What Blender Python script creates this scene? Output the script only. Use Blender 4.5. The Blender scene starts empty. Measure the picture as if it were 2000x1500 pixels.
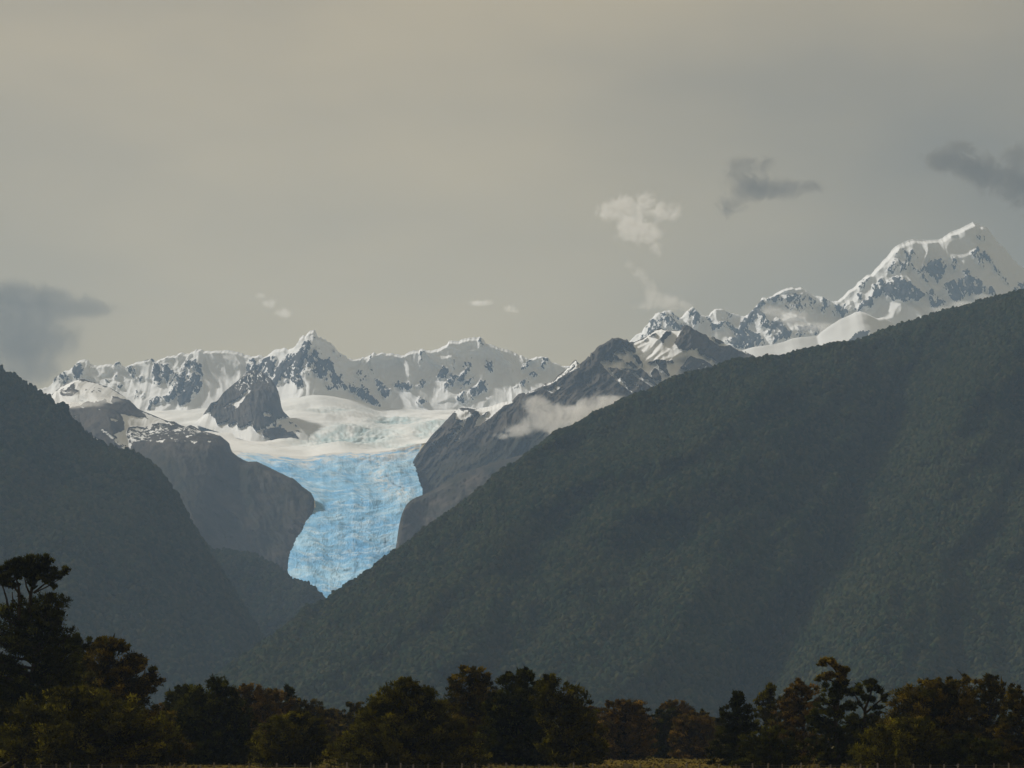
import bpy, bmesh, math, random
import numpy as np
from mathutils import Vector

scene = bpy.context.scene
R = math.radians

# ------------------------------------------------------------------ camera
FPX = 7457.0            # focal length in photo pixels (2000 px wide)
HORIZON = 1445.0        # photo row of the horizon
CAM_H = 4.2
PITCH = math.atan((HORIZON - 750.0) / FPX)
cam_data = bpy.data.cameras.new("camera")
cam_data.sensor_fit = 'HORIZONTAL'
cam_data.sensor_width = 36.0
cam_data.lens = 36.0 * FPX / 2000.0
cam_data.clip_start = 1.0
cam_data.clip_end = 120000.0
cam = bpy.data.objects.new("camera", cam_data)
scene.collection.objects.link(cam)
cam.location = (0, 0, CAM_H)
cam.rotation_euler = (math.pi / 2 + PITCH, 0, 0)
scene.camera = cam

# ------------------------------------------------------------------ world
SUN_EL, SUN_AZ = R(36), R(-50)      # azimuth measured from the viewing direction, minus is left
world = bpy.data.worlds.new("World")
scene.world = world
world.use_nodes = True
nt = world.node_tree
nt.nodes.clear()
wo = nt.nodes.new('ShaderNodeOutputWorld')
bg = nt.nodes.new('ShaderNodeBackground')
sky = nt.nodes.new('ShaderNodeTexSky')
sky.sky_type = 'NISHITA'
sky.sun_disc = False
sky.sun_elevation = SUN_EL
sky.sun_rotation = SUN_AZ
sky.air_density = 1.0
sky.dust_density = 2.0
sk = nt.nodes.new('ShaderNodeVectorMath'); sk.operation = 'SCALE'
sk.inputs['Scale'].default_value = 0.10
nt.links.new(sky.outputs[0], sk.inputs[0])
tc = nt.nodes.new('ShaderNodeTexCoord')
mp = nt.nodes.new('ShaderNodeMapping')
mp.inputs['Scale'].default_value = (1.0, 1.0, 2.6)
mp.inputs['Location'].default_value = (-3.724, 4.685, 1.672)
nt.links.new(tc.outputs['Generated'], mp.inputs[0])
n1 = nt.nodes.new('ShaderNodeTexNoise')
n1.inputs['Scale'].default_value = 3.0
n1.inputs['Detail'].default_value = 5.0
n1.inputs['Roughness'].default_value = 0.48
nt.links.new(mp.outputs[0], n1.inputs['Vector'])
rp = nt.nodes.new('ShaderNodeValToRGB')
rp.color_ramp.elements[0].position = 0.38
rp.color_ramp.elements[0].color = (0.208, 0.145, 0.046, 1)
rp.color_ramp.elements[1].position = 0.66
rp.color_ramp.elements[1].color = (0.595, 0.422, 0.155, 1)
nt.links.new(n1.outputs['Fac'], rp.inputs[0])
mx = nt.nodes.new('ShaderNodeMix'); mx.data_type = 'RGBA'
mx.inputs['Factor'].default_value = 0.76        # nearly closed cloud cover
nt.links.new(sk.outputs[0], mx.inputs['A'])
nt.links.new(rp.outputs[0], mx.inputs['B'])
nt.links.new(mx.outputs['Result'], bg.inputs['Color'])
bg.inputs['Strength'].default_value = 1.0
nt.links.new(bg.outputs[0], wo.inputs['Surface'])

# ------------------------------------------------------------------ sun
sd = bpy.data.lights.new("sun", 'SUN')
sd.energy = 4.2
sd.angle = R(4)
sd.color = (1.0, 0.95, 0.87)
sun = bpy.data.objects.new("sun", sd)
scene.collection.objects.link(sun)
sdir = Vector((math.sin(SUN_AZ) * math.cos(SUN_EL), math.cos(SUN_AZ) * math.cos(SUN_EL), math.sin(SUN_EL)))
sun.rotation_euler = (-sdir).to_track_quat('-Z', 'Y').to_euler()
sun.location = sdir * 9000

scene.view_settings.view_transform = 'Standard'
scene.view_settings.look = 'None'
scene.view_settings.exposure = 0.0
scene.view_settings.gamma = 1.0
scene.view_settings.use_curve_mapping = False
scene.render.engine = 'CYCLES'
scene.cycles.use_denoising = True
scene.cycles.max_bounces = 7
scene.cycles.diffuse_bounces = 2
scene.cycles.volume_bounces = 4
scene.cycles.transparent_max_bounces = 8
scene.cycles.volume_step_rate = 0.4
scene.cycles.volume_max_steps = 256

# ------------------------------------------------------------------ helpers
COS, SIN = math.cos(PITCH), math.sin(PITCH)

def P(px, py, D):
    """photo pixel at a given distance along the view -> world (vectorised)"""
    a = (np.asarray(px, float) - 1000.0) / FPX
    b = (750.0 - np.asarray(py, float)) / FPX
    wy = COS - b * SIN
    wz = SIN + b * COS
    k = np.asarray(D, float) / wy
    return a * k, np.asarray(D, float) + 0 * k, CAM_H + wz * k

def proj(X, Y, Z):
    dz = Z - CAM_H
    f = Y * COS + dz * SIN
    u = dz * COS - Y * SIN
    return 1000.0 + FPX * X / f, 750.0 - FPX * u / f

def _hash(ix, iy, seed):
    h = (ix.astype(np.int64) * 374761393 + iy.astype(np.int64) * 668265263 + seed * 1442695041) & 0x7fffffff
    h = ((h ^ (h >> 13)) * 1274126177) & 0x7fffffff
    return ((h ^ (h >> 16)) & 0xffff) / 65535.0

def pn(x, y, seed=0):
    """2-D gradient noise, about -0.7..0.7"""
    x = np.asarray(x, float); y = np.asarray(y, float)
    ix = np.floor(x); iy = np.floor(y)
    fx = x - ix; fy = y - iy
    ux = fx * fx * fx * (fx * (fx * 6 - 15) + 10)
    uy = fy * fy * fy * (fy * (fy * 6 - 15) + 10)
    def g(cx, cy):
        an = _hash(ix + cx, iy + cy, seed) * 2 * math.pi
        return np.cos(an) * (fx - cx) + np.sin(an) * (fy - cy)
    a = g(0, 0) * (1 - ux) + g(1, 0) * ux
    b = g(0, 1) * (1 - ux) + g(1, 1) * ux
    return a * (1 - uy) + b * uy

def fbm(x, y, seed=0, octv=4, gain=0.5):
    s = 0; a = 1.0
    for k in range(octv):
        s = s + a * pn(x * 2 ** k, y * 2 ** k, seed + 17 * k)
        a *= gain
    return s

def ridged(x, y, seed=0, octv=4, gain=0.5):
    """0..~1, high on crests"""
    s = 0; a = 1.0; t = 0
    for k in range(octv):
        s = s + a * (1 - np.abs(pn(x * 2 ** k, y * 2 ** k, seed + 23 * k)) * 2.0)
        t += a; a *= gain
    return s / t

def sstep(a, b, x):
    t = np.clip((x - a) / (b - a), 0, 1)
    return t * t * (3 - 2 * t)

def poly_soft(px, py, pts, soft=3.0):
    """soft mask 0..1 of a polygon given in photo pixels"""
    pts = np.asarray(pts, float)
    out = np.zeros_like(px)
    m = soft * 2 + 2
    sel = (px > pts[:, 0].min() - m) & (px < pts[:, 0].max() + m) & (py > pts[:, 1].min() - m) & (py < pts[:, 1].max() + m)
    if not sel.any():
        return out
    x = px[sel]; y = py[sel]
    d2 = np.full(x.shape, 1e9)
    inside = np.zeros(x.shape, bool)
    n = len(pts)
    for i in range(n):
        ax, ay = pts[i]; bx, by = pts[(i + 1) % n]
        ex, ey = bx - ax, by - ay
        t = np.clip(((x - ax) * ex + (y - ay) * ey) / (ex * ex + ey * ey + 1e-9), 0, 1)
        d2 = np.minimum(d2, (x - ax - t * ex) ** 2 + (y - ay - t * ey) ** 2)
        c = ((ay > y) != (by > y))
        with np.errstate(divide='ignore', invalid='ignore'):
            xi = (bx - ax) * (y - ay) / (by - ay + 1e-12) + ax
        inside ^= c & (x < xi)
    sd_ = np.sqrt(d2) * np.where(inside, 1, -1)
    out[sel] = sstep(-soft, soft, sd_)
    return out

def smooth1(a, n):
    n = max(n, 1)
    k = np.hanning(2 * n + 3)[1:-1]; k /= k.sum()
    return np.convolve(np.pad(a, n, mode='edge'), k, mode='valid')

def link(o, parent=None):
    scene.collection.objects.link(o)
    if parent is not None:
        o.parent = parent
    return o

def mesh_np(name, verts, faces, mat, parent=None, attrs=None, smooth=True, colors=None):
    """faces: (n,k) int array"""
    me = bpy.data.meshes.new(name)
    verts = np.ascontiguousarray(verts, dtype=np.float32)
    faces = np.ascontiguousarray(faces, dtype=np.int32)
    n, k = faces.shape
    me.vertices.add(len(verts)); me.vertices.foreach_set('co', verts.ravel())
    me.loops.add(n * k); me.loops.foreach_set('vertex_index', faces.ravel())
    me.polygons.add(n)
    me.polygons.foreach_set('loop_start', np.arange(0, n * k, k, dtype=np.int32))
    try:
        me.polygons.foreach_set('loop_total', np.full(n, k, dtype=np.int32))
    except Exception:
        pass
    me.update(calc_edges=True)
    me.polygons.foreach_set('use_smooth', np.full(n, smooth, dtype=bool))
    for an, av in (attrs or {}).items():
        at = me.attributes.new(an, 'FLOAT', 'POINT')
        at.data.foreach_set('value', np.ascontiguousarray(av, dtype=np.float32).ravel())
    if colors is not None:
        at = me.attributes.new('tint', 'FLOAT_COLOR', 'POINT')
        at.data.foreach_set('color', np.ascontiguousarray(colors, dtype=np.float32).ravel())
    me.materials.append(mat)
    o = bpy.data.objects.new(name, me)
    return link(o, parent)

def tag(o, label=None, cat=None, group=None, kind=None):
    if label: o['label'] = label
    if cat: o['category'] = cat
    if group: o['group'] = group
    if kind: o['kind'] = kind
    return o

# ------------------------------------------------------------------ materials
def new_mat(name):
    m = bpy.data.materials.new(name); m.use_nodes = True
    t = m.node_tree; t.nodes.clear()
    out = t.nodes.new('ShaderNodeOutputMaterial')
    b = t.nodes.new('ShaderNodeBsdfPrincipled')
    b.inputs['Roughness'].default_value = 0.85
    b.inputs['Specular IOR Level'].default_value = 0.0
    t.links.new(b.outputs[0], out.inputs[0])
    return m, t, b

def node(t, typ, **kw):
    n = t.nodes.new(typ)
    for k, v in kw.items():
        if hasattr(n, k) and not k[0].isupper():
            setattr(n, k, v)
        else:
            n.inputs[k.replace('_', ' ')].default_value = v
    return n

def noise(t, scale, detail=4, rough=0.55, stretch=(1, 1, 1)):
    g = t.nodes.new('ShaderNodeNewGeometry')
    m = t.nodes.new('ShaderNodeMapping'); m.inputs['Scale'].default_value = stretch
    t.links.new(g.outputs['Position'], m.inputs[0])
    n = node(t, 'ShaderNodeTexNoise', Scale=scale, Detail=detail, Roughness=rough)
    t.links.new(m.outputs[0], n.inputs['Vector'])
    return n.outputs['Fac']

def ramp(t, fac, stops):
    r = t.nodes.new('ShaderNodeValToRGB')
    e = r.color_ramp.elements
    while len(e) < len(stops): e.new(0.5)
    for i, (p, c) in enumerate(stops):
        e[i].position = p; e[i].color = (c[0], c[1], c[2], 1)
    t.links.new(fac, r.inputs[0])
    return r.outputs[0]

def mixc(t, fac, a, b):
    m = t.nodes.new('ShaderNodeMix'); m.data_type = 'RGBA'
    for s, v in (('Factor', fac), ('A', a), ('B', b)):
        if isinstance(v, bpy.types.NodeSocket): t.links.new(v, m.inputs[s])
        elif s == 'Factor': m.inputs[s].default_value = v
        else: m.inputs[s].default_value = (v[0], v[1], v[2], 1)
    return m.outputs['Result']

def mathn(t, op, a, b=None, clamp=False):
    m = t.nodes.new('ShaderNodeMath'); m.operation = op; m.use_clamp = clamp
    for i, v in enumerate((a, b)):
        if v is None: continue
        if isinstance(v, bpy.types.NodeSocket): t.links.new(v, m.inputs[i])
        else: m.inputs[i].default_value = v
    return m.outputs[0]

def attr(t, name, out='Fac'):
    a = t.nodes.new('ShaderNodeAttribute'); a.attribute_name = name
    return a.outputs[out]

def bump(t, b, height, dist, strength=1.0):
    n = t.nodes.new('ShaderNodeBump')
    n.inputs['Distance'].default_value = dist
    n.inputs['Strength'].default_value = strength
    t.links.new(height, n.inputs['Height'])
    t.links.new(n.outputs[0], b.inputs['Normal'])

def mountain_mat(name, rock_a, rock_b, veg_a, veg_b, sc=0.02, snow=(0.87, 0.89, 0.90)):
    m, t, b = new_mat(name)
    fine = noise(t, sc * 3, 5, 0.65)
    rock = ramp(t, noise(t, sc, 6, 0.65, (1, 1, 0.35)), [(0.3, rock_a), (0.7, rock_b)])
    veg = ramp(t, noise(t, sc * 0.9, 5, 0.6), [(0.3, veg_a), (0.7, veg_b)])
    sn = ramp(t, noise(t, sc * 0.25, 3), [(0.3, tuple(0.93 * c for c in snow)), (0.7, snow)])
    fine2 = noise(t, sc * 9, 3, 0.6, (1, 1, 0.55))
    k = mathn(t, 'ADD', attr(t, 'rock'), mathn(t, 'MULTIPLY', mathn(t, 'SUBTRACT', fine, 0.5), 0.35))
    k = mathn(t, 'ADD', k, mathn(t, 'MULTIPLY', mathn(t, 'SUBTRACT', fine2, 0.5), 0.45))
    k = mathn(t, 'MULTIPLY', mathn(t, 'SUBTRACT', k, 0.42), 9.0, True)
    c = mixc(t, k, sn, mixc(t, attr(t, 'veg'), rock, veg))
    t.links.new(c, b.inputs['Base Color'])
    bump(t, b, mathn(t, 'MULTIPLY', fine, k), 9.0, 0.7)
    b.inputs['Roughness'].default_value = 0.9
    return m

M = {}
M['far'] = mountain_mat('far_rock_and_snow', (0.036, 0.036, 0.038), (0.105, 0.100, 0.094), (0.05, 0.05, 0.04), (0.08, 0.08, 0.06), 0.012)
M['mid'] = mountain_mat('schist_and_snow', (0.035, 0.034, 0.033), (0.13, 0.112, 0.09), (0.020, 0.024, 0.017), (0.062, 0.054, 0.036), 0.012)

m, t, b = new_mat('glacier_ice')
col = ramp(t, noise(t, 0.006, 5, 0.6, (1, 0.45, 1)), [(0.30, (0.15, 0.40, 0.71)), (0.5, (0.25, 0.53, 0.82)), (0.70, (0.41, 0.67, 0.88))])
fineg = noise(t, 0.03, 5, 0.7, (0.35, 1, 1))
col = mixc(t, attr(t, 'crust'), col, (0.62, 0.79, 0.91))
col = mixc(t, attr(t, 'dirt'), col, (0.09, 0.16, 0.24))
col = mixc(t, attr(t, 'snow'), col, (0.80, 0.80, 0.78))
t.links.new(col, b.inputs['Base Color'])
b.inputs['Roughness'].default_value = 0.6
bump(t, b, fineg, 6.0, 0.8)
M['ice'] = m

m, t, b = new_mat('neve_snow')
col = ramp(t, noise(t, 0.003, 4, 0.5, (1, 0.3, 1)), [(0.3, (0.82, 0.84, 0.83)), (0.65, (0.90, 0.90, 0.88))])
col = mixc(t, attr(t, 'ice'), col, (0.44, 0.56, 0.57))
t.links.new(col, b.inputs['Base Color'])
bump(t, b, noise(t, 0.03, 4, 0.6, (0.6, 1, 1)), 4.0, 0.4)
M['neve'] = m

def forest_mat(name, a, bb, c2, sc):
    m, t, b = new_mat(name)
    oi = t.nodes.new('ShaderNodeObjectInfo')
    big = noise(t, sc, 4, 0.6)
    col = ramp(t, big, [(0.35, a), (0.65, bb)])
    col = mixc(t, mathn(t, 'MULTIPLY', mathn(t, 'POWER', oi.outputs['Random'], 1.8), 0.75), col, c2)
    t.links.new(col, b.inputs['Base Color'])
    b.inputs['Roughness'].default_value = 0.95
    bump(t, b, noise(t, 0.5, 4, 0.75), 0.8, 0.5)
    return m
M['forest'] = forest_mat('rainforest_canopy', (0.013, 0.030, 0.016), (0.036, 0.050, 0.022), (0.075, 0.070, 0.030), 0.0035)
M['forest_floor'] = forest_mat('forest_floor', (0.014, 0.020, 0.013), (0.028, 0.028, 0.016), (0.03, 0.03, 0.018), 0.006)

def leaf_mat(name):
    m = bpy.data.materials.new(name); m.use_nodes = True
    t = m.node_tree; t.nodes.clear()
    out = t.nodes.new('ShaderNodeOutputMaterial')
    d = node(t, 'ShaderNodeBsdfDiffuse', Roughness=0.8)
    tr = t.nodes.new('ShaderNodeBsdfTranslucent')
    mxs = t.nodes.new('ShaderNodeMixShader'); mxs.inputs[0].default_value = 0.30
    c = attr(t, 'tint', 'Color')
    t.links.new(c, d.inputs['Color']); t.links.new(c, tr.inputs['Color'])
    t.links.new(d.outputs[0], mxs.inputs[1]); t.links.new(tr.outputs[0], mxs.inputs[2])
    t.links.new(mxs.outputs[0], out.inputs[0])
    return m
M['leaf'] = leaf_mat('leaf_sprays')
m, t, b = new_mat('grey_bark')
t.links.new(ramp(t, noise(t, 1.4, 5, 0.6, (1, 1, 0.3)), [(0.3, (0.018, 0.014, 0.008)), (0.7, (0.065, 0.052, 0.034))]), b.inputs['Base Color'])
M['bark'] = m
m, t, b = new_mat('weathered_timber')
t.links.new(ramp(t, noise(t, 3.0, 4, 0.6, (1, 1, 0.2)), [(0.3, (0.11, 0.10, 0.085)), (0.7, (0.24, 0.22, 0.19))]), b.inputs['Base Color'])
M['timber'] = m
m, t, b = new_mat('fence_wire'); b.inputs['Base Color'].default_value = (0.2, 0.2, 0.19, 1); b.inputs['Metallic'].default_value = 0.8
M['wire'] = m
m, t, b = new_mat('dry_pasture')
col = ramp(t, noise(t, 0.012, 5, 0.6), [(0.35, (0.058, 0.052, 0.008)), (0.65, (0.120, 0.082, 0.020))])
col = mixc(t, mathn(t, 'MULTIPLY', noise(t, 0.9, 4, 0.7), 0.5), col, (0.055, 0.046, 0.012))
t.links.new(col, b.inputs['Base Color'])
M['field'] = m

# ------------------------------------------------------------------ mountain sheets
def sheet(name, ridge, Dr, foot, Df, step, nv, mat, relief, masks=(), base_rock=0.0, veg=None,
          curve=1.4, jag=0.8, jagl=5.0, seed=1, streak=(5.0, 14.0), warp=2.5, soft=2.5, back=900.0,
          speck=0.95, sink=0.0):
    """A mountain face that hangs from a ridge line down to a foot line, with a back slope behind the ridge."""
    rx = [p[0] for p in ridge]; ry = [p[1] for p in ridge]
    px = np.arange(rx[0], rx[-1] + 0.01, step)
    yr = np.interp(px, rx, ry)
    yr = yr + jag * fbm(px / jagl, px * 0 + seed * 3.1, seed, 3, 0.6)
    dr = np.interp(px, [p[0] for p in Dr], [p[1] for p in Dr])
    yf = np.interp(px, [p[0] for p in foot], [p[1] for p in foot])
    df = np.interp(px, [p[0] for p in Df], [p[1] for p in Df])
    df = smooth1(df, int(50 / step)); yf = smooth1(yf, int(36 / step)); dr = smooth1(dr, int(50 / step))
    yf = np.maximum(yf, yr + 4)
    X, Yr, Zr = P(px, yr, dr)
    _, Yf, Zf = P(px, yf, df)
    Zf = Zf - sink
    Zf = np.minimum(Zf, Zr - 3)
    v = np.linspace(0, 1, nv)[:, None]
    Z = Zr[None] + (Zf - Zr)[None] * v
    Y = Yr[None] + (Yf - Yr)[None] * (v ** curve)
    XX = np.repeat(X[None], nv, 0)
    ax, ay = proj(XX, Y, Z)
    wx = warp * fbm(ax / 9.0, ay / 9.0, seed + 5, 3, 0.6)
    wy = warp * fbm(ax / 9.0 + 31, ay / 9.0, seed + 6, 3, 0.6)
    rk = np.full(ax.shape, float(base_rock))
    for pts, val in masks:
        s = poly_soft(ax + wx, ay + wy, pts, soft)
        rk = rk * (1 - s) + val * s
    lean_ = 0.35 * np.sign(fbm(ax / 60, ay / 60, seed + 77, 2)) * ay
    st = 0.5 + 0.62 * fbm((ax + lean_) / streak[0] + 0.6 * wx / streak[0], ay / streak[1], seed + 9, 4, 0.65) + 0.45 * fbm((ax - lean_) / (streak[0] * .55), ay / (streak[1] * .5), seed + 19, 3, 0.6)
    d = relief(XX, Z, v, rk, ax, ay)
    if isinstance(d, tuple):
        d, crest = d
        st = 0.5 + 2.3 * (crest - np.median(crest)) + 0.75 * (st - 0.5)
    amp = speck * sstep(0.0, 0.25, rk)
    rock = rk + amp * (st - 0.5)
    if base_rock > 0.5: rock = np.where(rk > 0.96, np.maximum(rock, 0.75), rock)
    fade = sstep(0.0, 0.06, v)
    Y2 = Y + d * fade
    # back slope
    nb = 4
    tb = np.linspace(0, 1, nb + 1)[1:, None]
    Yb = Yr[None] + back * tb
    Zb = Zr[None] + (np.minimum(Zf, Zr - 250) - Zr)[None] * tb
    Xb = np.repeat(X[None], nb, 0)
    VX = np.concatenate([Xb[::-1], XX]); VY = np.concatenate([Yb[::-1], Y2]); VZ = np.concatenate([Zb[::-1], Z])
    RK = np.concatenate([np.repeat(rock[:1], nb, 0), rock])
    if veg is None: vg = np.zeros(ax.shape)
    else: vg = veg(ax, ay, XX, Z)
    VG = np.concatenate([np.repeat(vg[:1], nb, 0), vg])
    nr, nc = VX.shape
    idx = np.arange(nr * nc).reshape(nr, nc)
    F = np.stack([idx[:-1, :-1], idx[1:, :-1], idx[1:, 1:], idx[:-1, 1:]], -1).reshape(-1, 4)
    o = mesh_np(name, np.stack([VX, VY, VZ], -1).reshape(-1, 3), F, mat,
                attrs={'rock': RK.ravel(), 'veg': VG.ravel()})
    tag(o, kind='structure')
    return o

def alpine(L, A, seed, snowk=0.3):
    """spurs that fork downhill, with gullies and rock ribs between them"""
    def f(X, Z, v, rk, ax, ay):
        wx = 0.55 * fbm(X / (L * 2.2), Z / (L * 2.2), seed + 3, 3)
        wz = 0.55 * fbm(X / (L * 2.2) + 50, Z / (L * 2.2), seed + 4, 3)
        a = ridged((X + 0.55 * Z) / (L * 2.0) + wx, Z / (L * 3.2) + wz, seed, 3, 0.5)
        b = ridged((X - 0.50 * Z) / (L * 1.7) + wx + 7, Z / (L * 3.0) + wz, seed + 11, 3, 0.5)
        big = np.maximum(a, b * 0.95)
        c = ridged((X + 0.45 * Z) / (L * 0.42) + 1.4 * wx, Z / (L * 2.0) + wz, seed + 40, 4, 0.62)
        d = ridged((X - 0.45 * Z) / (L * 0.36) + 1.4 * wz, Z / (L * 1.7) + wx, seed + 47, 4, 0.66)
        fine = np.maximum(c, d * 0.96)
        iso = fbm(X / (L * 0.22), Z / (L * 0.22), seed + 80, 4, 0.6)
        r = np.clip(rk, 0, 1)
        return -A * (1.5 * big ** 1.5 + 0.5 * fbm(X / (L * 3), Z / (L * 3), seed + 90, 3) + (snowk + (1 - snowk) * r) * (0.95 * fine + 0.25 * iso) + 0.3 * r), 0.75 * fine + 0.25 * big
    return f

# far main divide
A_ridge = [(0,768),(60,764),(95,756),(106,745),(110,738),(127,724),(136,722),(148,713),(150,708),(157,703),(165,701),(172,704),(177,710),(182,713),(189,715),(200,713),(212,711),(222,712),(226,708),(231,705),(235,709),(238,713),(246,716),(253,713),(265,708),(276,706),(283,704),(290,702),(297,700),(302,704),(306,705),(312,702),(320,700),(325,696),(332,695),(345,695),(349,691),(354,687),(360,690),(370,691),(375,687),(382,684),(384,681),(386,683),(392,682),(397,685),(415,686),(432,685),(444,683),(455,685),(470,689),(480,693),(493,696),(500,695),(507,693),(516,697),(523,694),(530,688),(536,683),(545,681),(552,681),(557,678),(562,683),(567,681),(573,680),(577,676),(582,669),(585,661),(589,657),(593,654),(597,656),(600,651),(605,646),(610,644),(614,644),(617,648),(620,656),(622,659),(625,657),(630,662),(635,663),(640,667),(646,669),(651,676),(654,677),(657,683),(663,689),(670,693),(675,694),(679,700),(688,702),(697,702),(705,700),(708,697),(712,699),(720,695),(730,688),(735,691),(745,689),(750,688),(753,691),(762,690),(772,690),(782,694),(790,694),(797,688),(806,685),(817,684),(825,680),(831,684),(845,684),(857,681),(862,679),(863,676),(873,673),(877,665),(890,665),(896,666),(905,662),(917,659),(930,659),(937,657),(941,660),(946,666),(948,671),(958,673),(970,676),(980,681),(992,683),(1001,687),(1008,690),(1013,694),(1020,694),(1025,698),(1032,701),(1040,700),(1048,697),(1058,696),(1066,698),(1072,701),(1078,707),(1085,709),(1093,712),(1101,715),(1110,714),(1130,718),(1190,716),(1260,730)]
A_rock = [
 ([(146,716),(160,710),(166,720),(168,735),(175,744),(150,744),(140,736)],0.72),
 ([(104,744),(118,730),(132,722),(142,742),(112,762)],0.55),
 ([(223,713),(231,704),(239,715),(227,717)],0.85),
 ([(249,719),(262,721),(268,727),(260,734),(252,729)],0.95),
 ([(224,735),(230,733),(233,738),(226,740)],0.7),([(211,742),(217,741),(216,749),(210,748)],0.7),
 ([(233,752),(240,750),(242,762),(237,760)],0.7),([(264,772),(272,764),(277,768),(266,780)],0.65),([(278,778),(283,775),(281,782)],0.9),
 ([(255,735),(275,735),(290,742),(280,748),(262,740)],0.45),
 ([(304,714),(314,712),(319,722),(319,735),(313,754),(306,748),(303,732)],0.85),
 ([(321,714),(333,716),(330,726),(322,722)],0.75),
 ([(296,705),(300,700),(304,708),(298,707)],0.8),([(282,706),(292,703),(288,711)],0.6),
 ([(318,722),(330,724),(345,728),(353,741),(346,746),(338,757),(332,750),(322,742)],0.58),
 ([(363,714),(371,708),(373,712),(363,732),(357,739),(356,735)],0.9),
 ([(372,718),(380,705),(386,708),(393,718),(398,731),(398,736),(388,728),(382,720),(376,738),(373,730)],0.8),
 ([(352,742),(362,740),(363,750),(357,767),(340,782),(331,786),(327,780),(340,762),(350,750)],0.97),
 ([(366,738),(374,734),(384,730),(390,735),(395,748),(398,756),(393,770),(383,772),(376,782),(367,792),(354,794),(351,787),(358,772),(366,757),(373,748)],0.86),
 ([(292,803),(301,786),(310,780),(320,782),(333,786),(318,791),(306,790),(298,801)],0.95),
 ([(480,738),(486,715),(492,704),(500,706),(506,722),(498,738)],0.72),
 ([(504,738),(510,712),(520,700),(530,700),(540,698),(542,720),(535,738),(520,742)],0.60),
 ([(535,752),(542,725),(556,705),(570,692),(582,690),(590,696),(592,715),(584,728),(572,730),(562,750),(548,754)],0.74),
 ([(585,705),(588,690),(596,676),(603,668),(610,672),(606,684),(600,700),(592,715)],0.88),
 ([(601,720),(606,704),(620,682),(628,697),(614,708),(606,720)],0.88),
 ([(585,728),(596,722),(606,722),(618,716),(620,724),(606,735),(592,736)],0.58),
 ([(617,714),(628,704),(638,710),(646,720),(650,730),(640,737),(625,739),(619,735)],0.96),
 ([(640,708),(648,706),(653,714),(658,730),(666,742),(673,757),(660,758),(648,762),(639,755),(642,740)],0.90),
 ([(655,712),(664,716),(670,728),(672,742),(664,732)],0.5),
 ([(572,728),(582,730),(587,740),(593,752),(592,758),(583,757),(574,746)],0.97),
 ([(640,752),(652,750),(676,756),(690,752),(704,762),(708,767),(690,768),(672,761),(644,762)],0.8),
 ([(652,688),(656,684),(656,693)],0.8),([(659,697),(665,696),(664,706)],0.8),
 ([(612,662),(618,663),(615,668)],0.7),
 ([(694,732),(706,722),(727,718),(730,730),(722,742),(714,747),(710,757),(699,750)],0.58),
 ([(725,692),(728,705),(728,722),(725,716)],0.6),
 ([(680,758),(690,750),(702,762),(706,768),(688,768)],0.85),
 ([(696,776),(708,756),(716,758),(722,766),(731,780),(742,796),(728,794),(719,791),(718,785),(704,780)],0.98),
 ([(732,744),(744,740),(752,755),(757,764),(763,762),(764,774),(752,778),(746,775),(740,768),(732,760)],0.76),
 ([(769,750),(778,748),(788,752),(803,755),(806,763),(792,764),(778,758)],1.0),
 ([(812,758),(818,748),(832,743),(844,741),(840,747),(828,752),(822,760)],0.72),
 ([(818,788),(821,781),(830,784),(829,789),(821,793)],1.0),
 ([(852,738),(858,728),(866,719),(876,726),(870,738),(862,741)],0.86),
 ([(868,757),(874,745),(884,733),(892,738),(889,752),(879,761),(870,762)],0.86),
 ([(893,748),(897,738),(906,724),(918,720),(917,728),(908,742),(899,747)],0.9),
 ([(884,716),(889,706),(892,710),(888,722)],0.75),
 ([(902,759),(914,744),(928,735),(920,748),(906,758)],0.75),
 ([(903,712),(915,702),(922,700),(918,715),(908,720)],0.45),
 ([(894,784),(902,770),(910,768),(906,778),(900,784)],0.9),
 ([(904,787),(916,768),(926,758),(934,750),(946,746),(958,754),(952,766),(938,771),(928,774),(920,788),(911,790)],0.9),
 ([(934,670),(940,662),(947,668),(941,678),(935,680)],0.6),
 ([(950,706),(960,708),(964,718),(962,726),(952,730),(946,720)],0.62),
 ([(1020,722),(1030,712),(1034,706),(1030,722),(1024,726)],0.7),
 ([(1056,718),(1062,704),(1068,700),(1072,704),(1066,714),(1061,721)],0.85),
 ([(1036,734),(1044,730),(1049,733),(1044,738)],0.95),
 ([(1018,752),(1024,744),(1030,741),(1035,750),(1024,755)],0.7),([(1003,760),(1010,755),(1012,759),(1005,762)],0.9),
 ([(819,708),(824,690),(831,688),(826,700),(822,708)],0.72),
]
sheet('main_divide_range', A_ridge, [(0,17600),(500,17330),(610,17080),(700,17420),(1260,17600)],
      [(0,812),(100,812),(260,806),(300,803),(440,797),(520,792),(560,780),(620,772),(700,783),(745,799),(850,803),(905,801),(960,796),(1020,782),(1120,770),(1260,775)],
      [(0,16900),(450,16750),(620,16500),(745,16900),(900,16950),(1260,16900)],
      1.25, 120, M['far'], alpine(150, 62, 11, 0.09), [(p_, min(v_, 0.88)) for p_, v_ in A_rock], 0.0, curve=1.5, jag=1.6, jagl=6, seed=3, streak=(6.0, 11.0), warp=4.0, soft=6.0, speck=1.45, sink=45.0)

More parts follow.
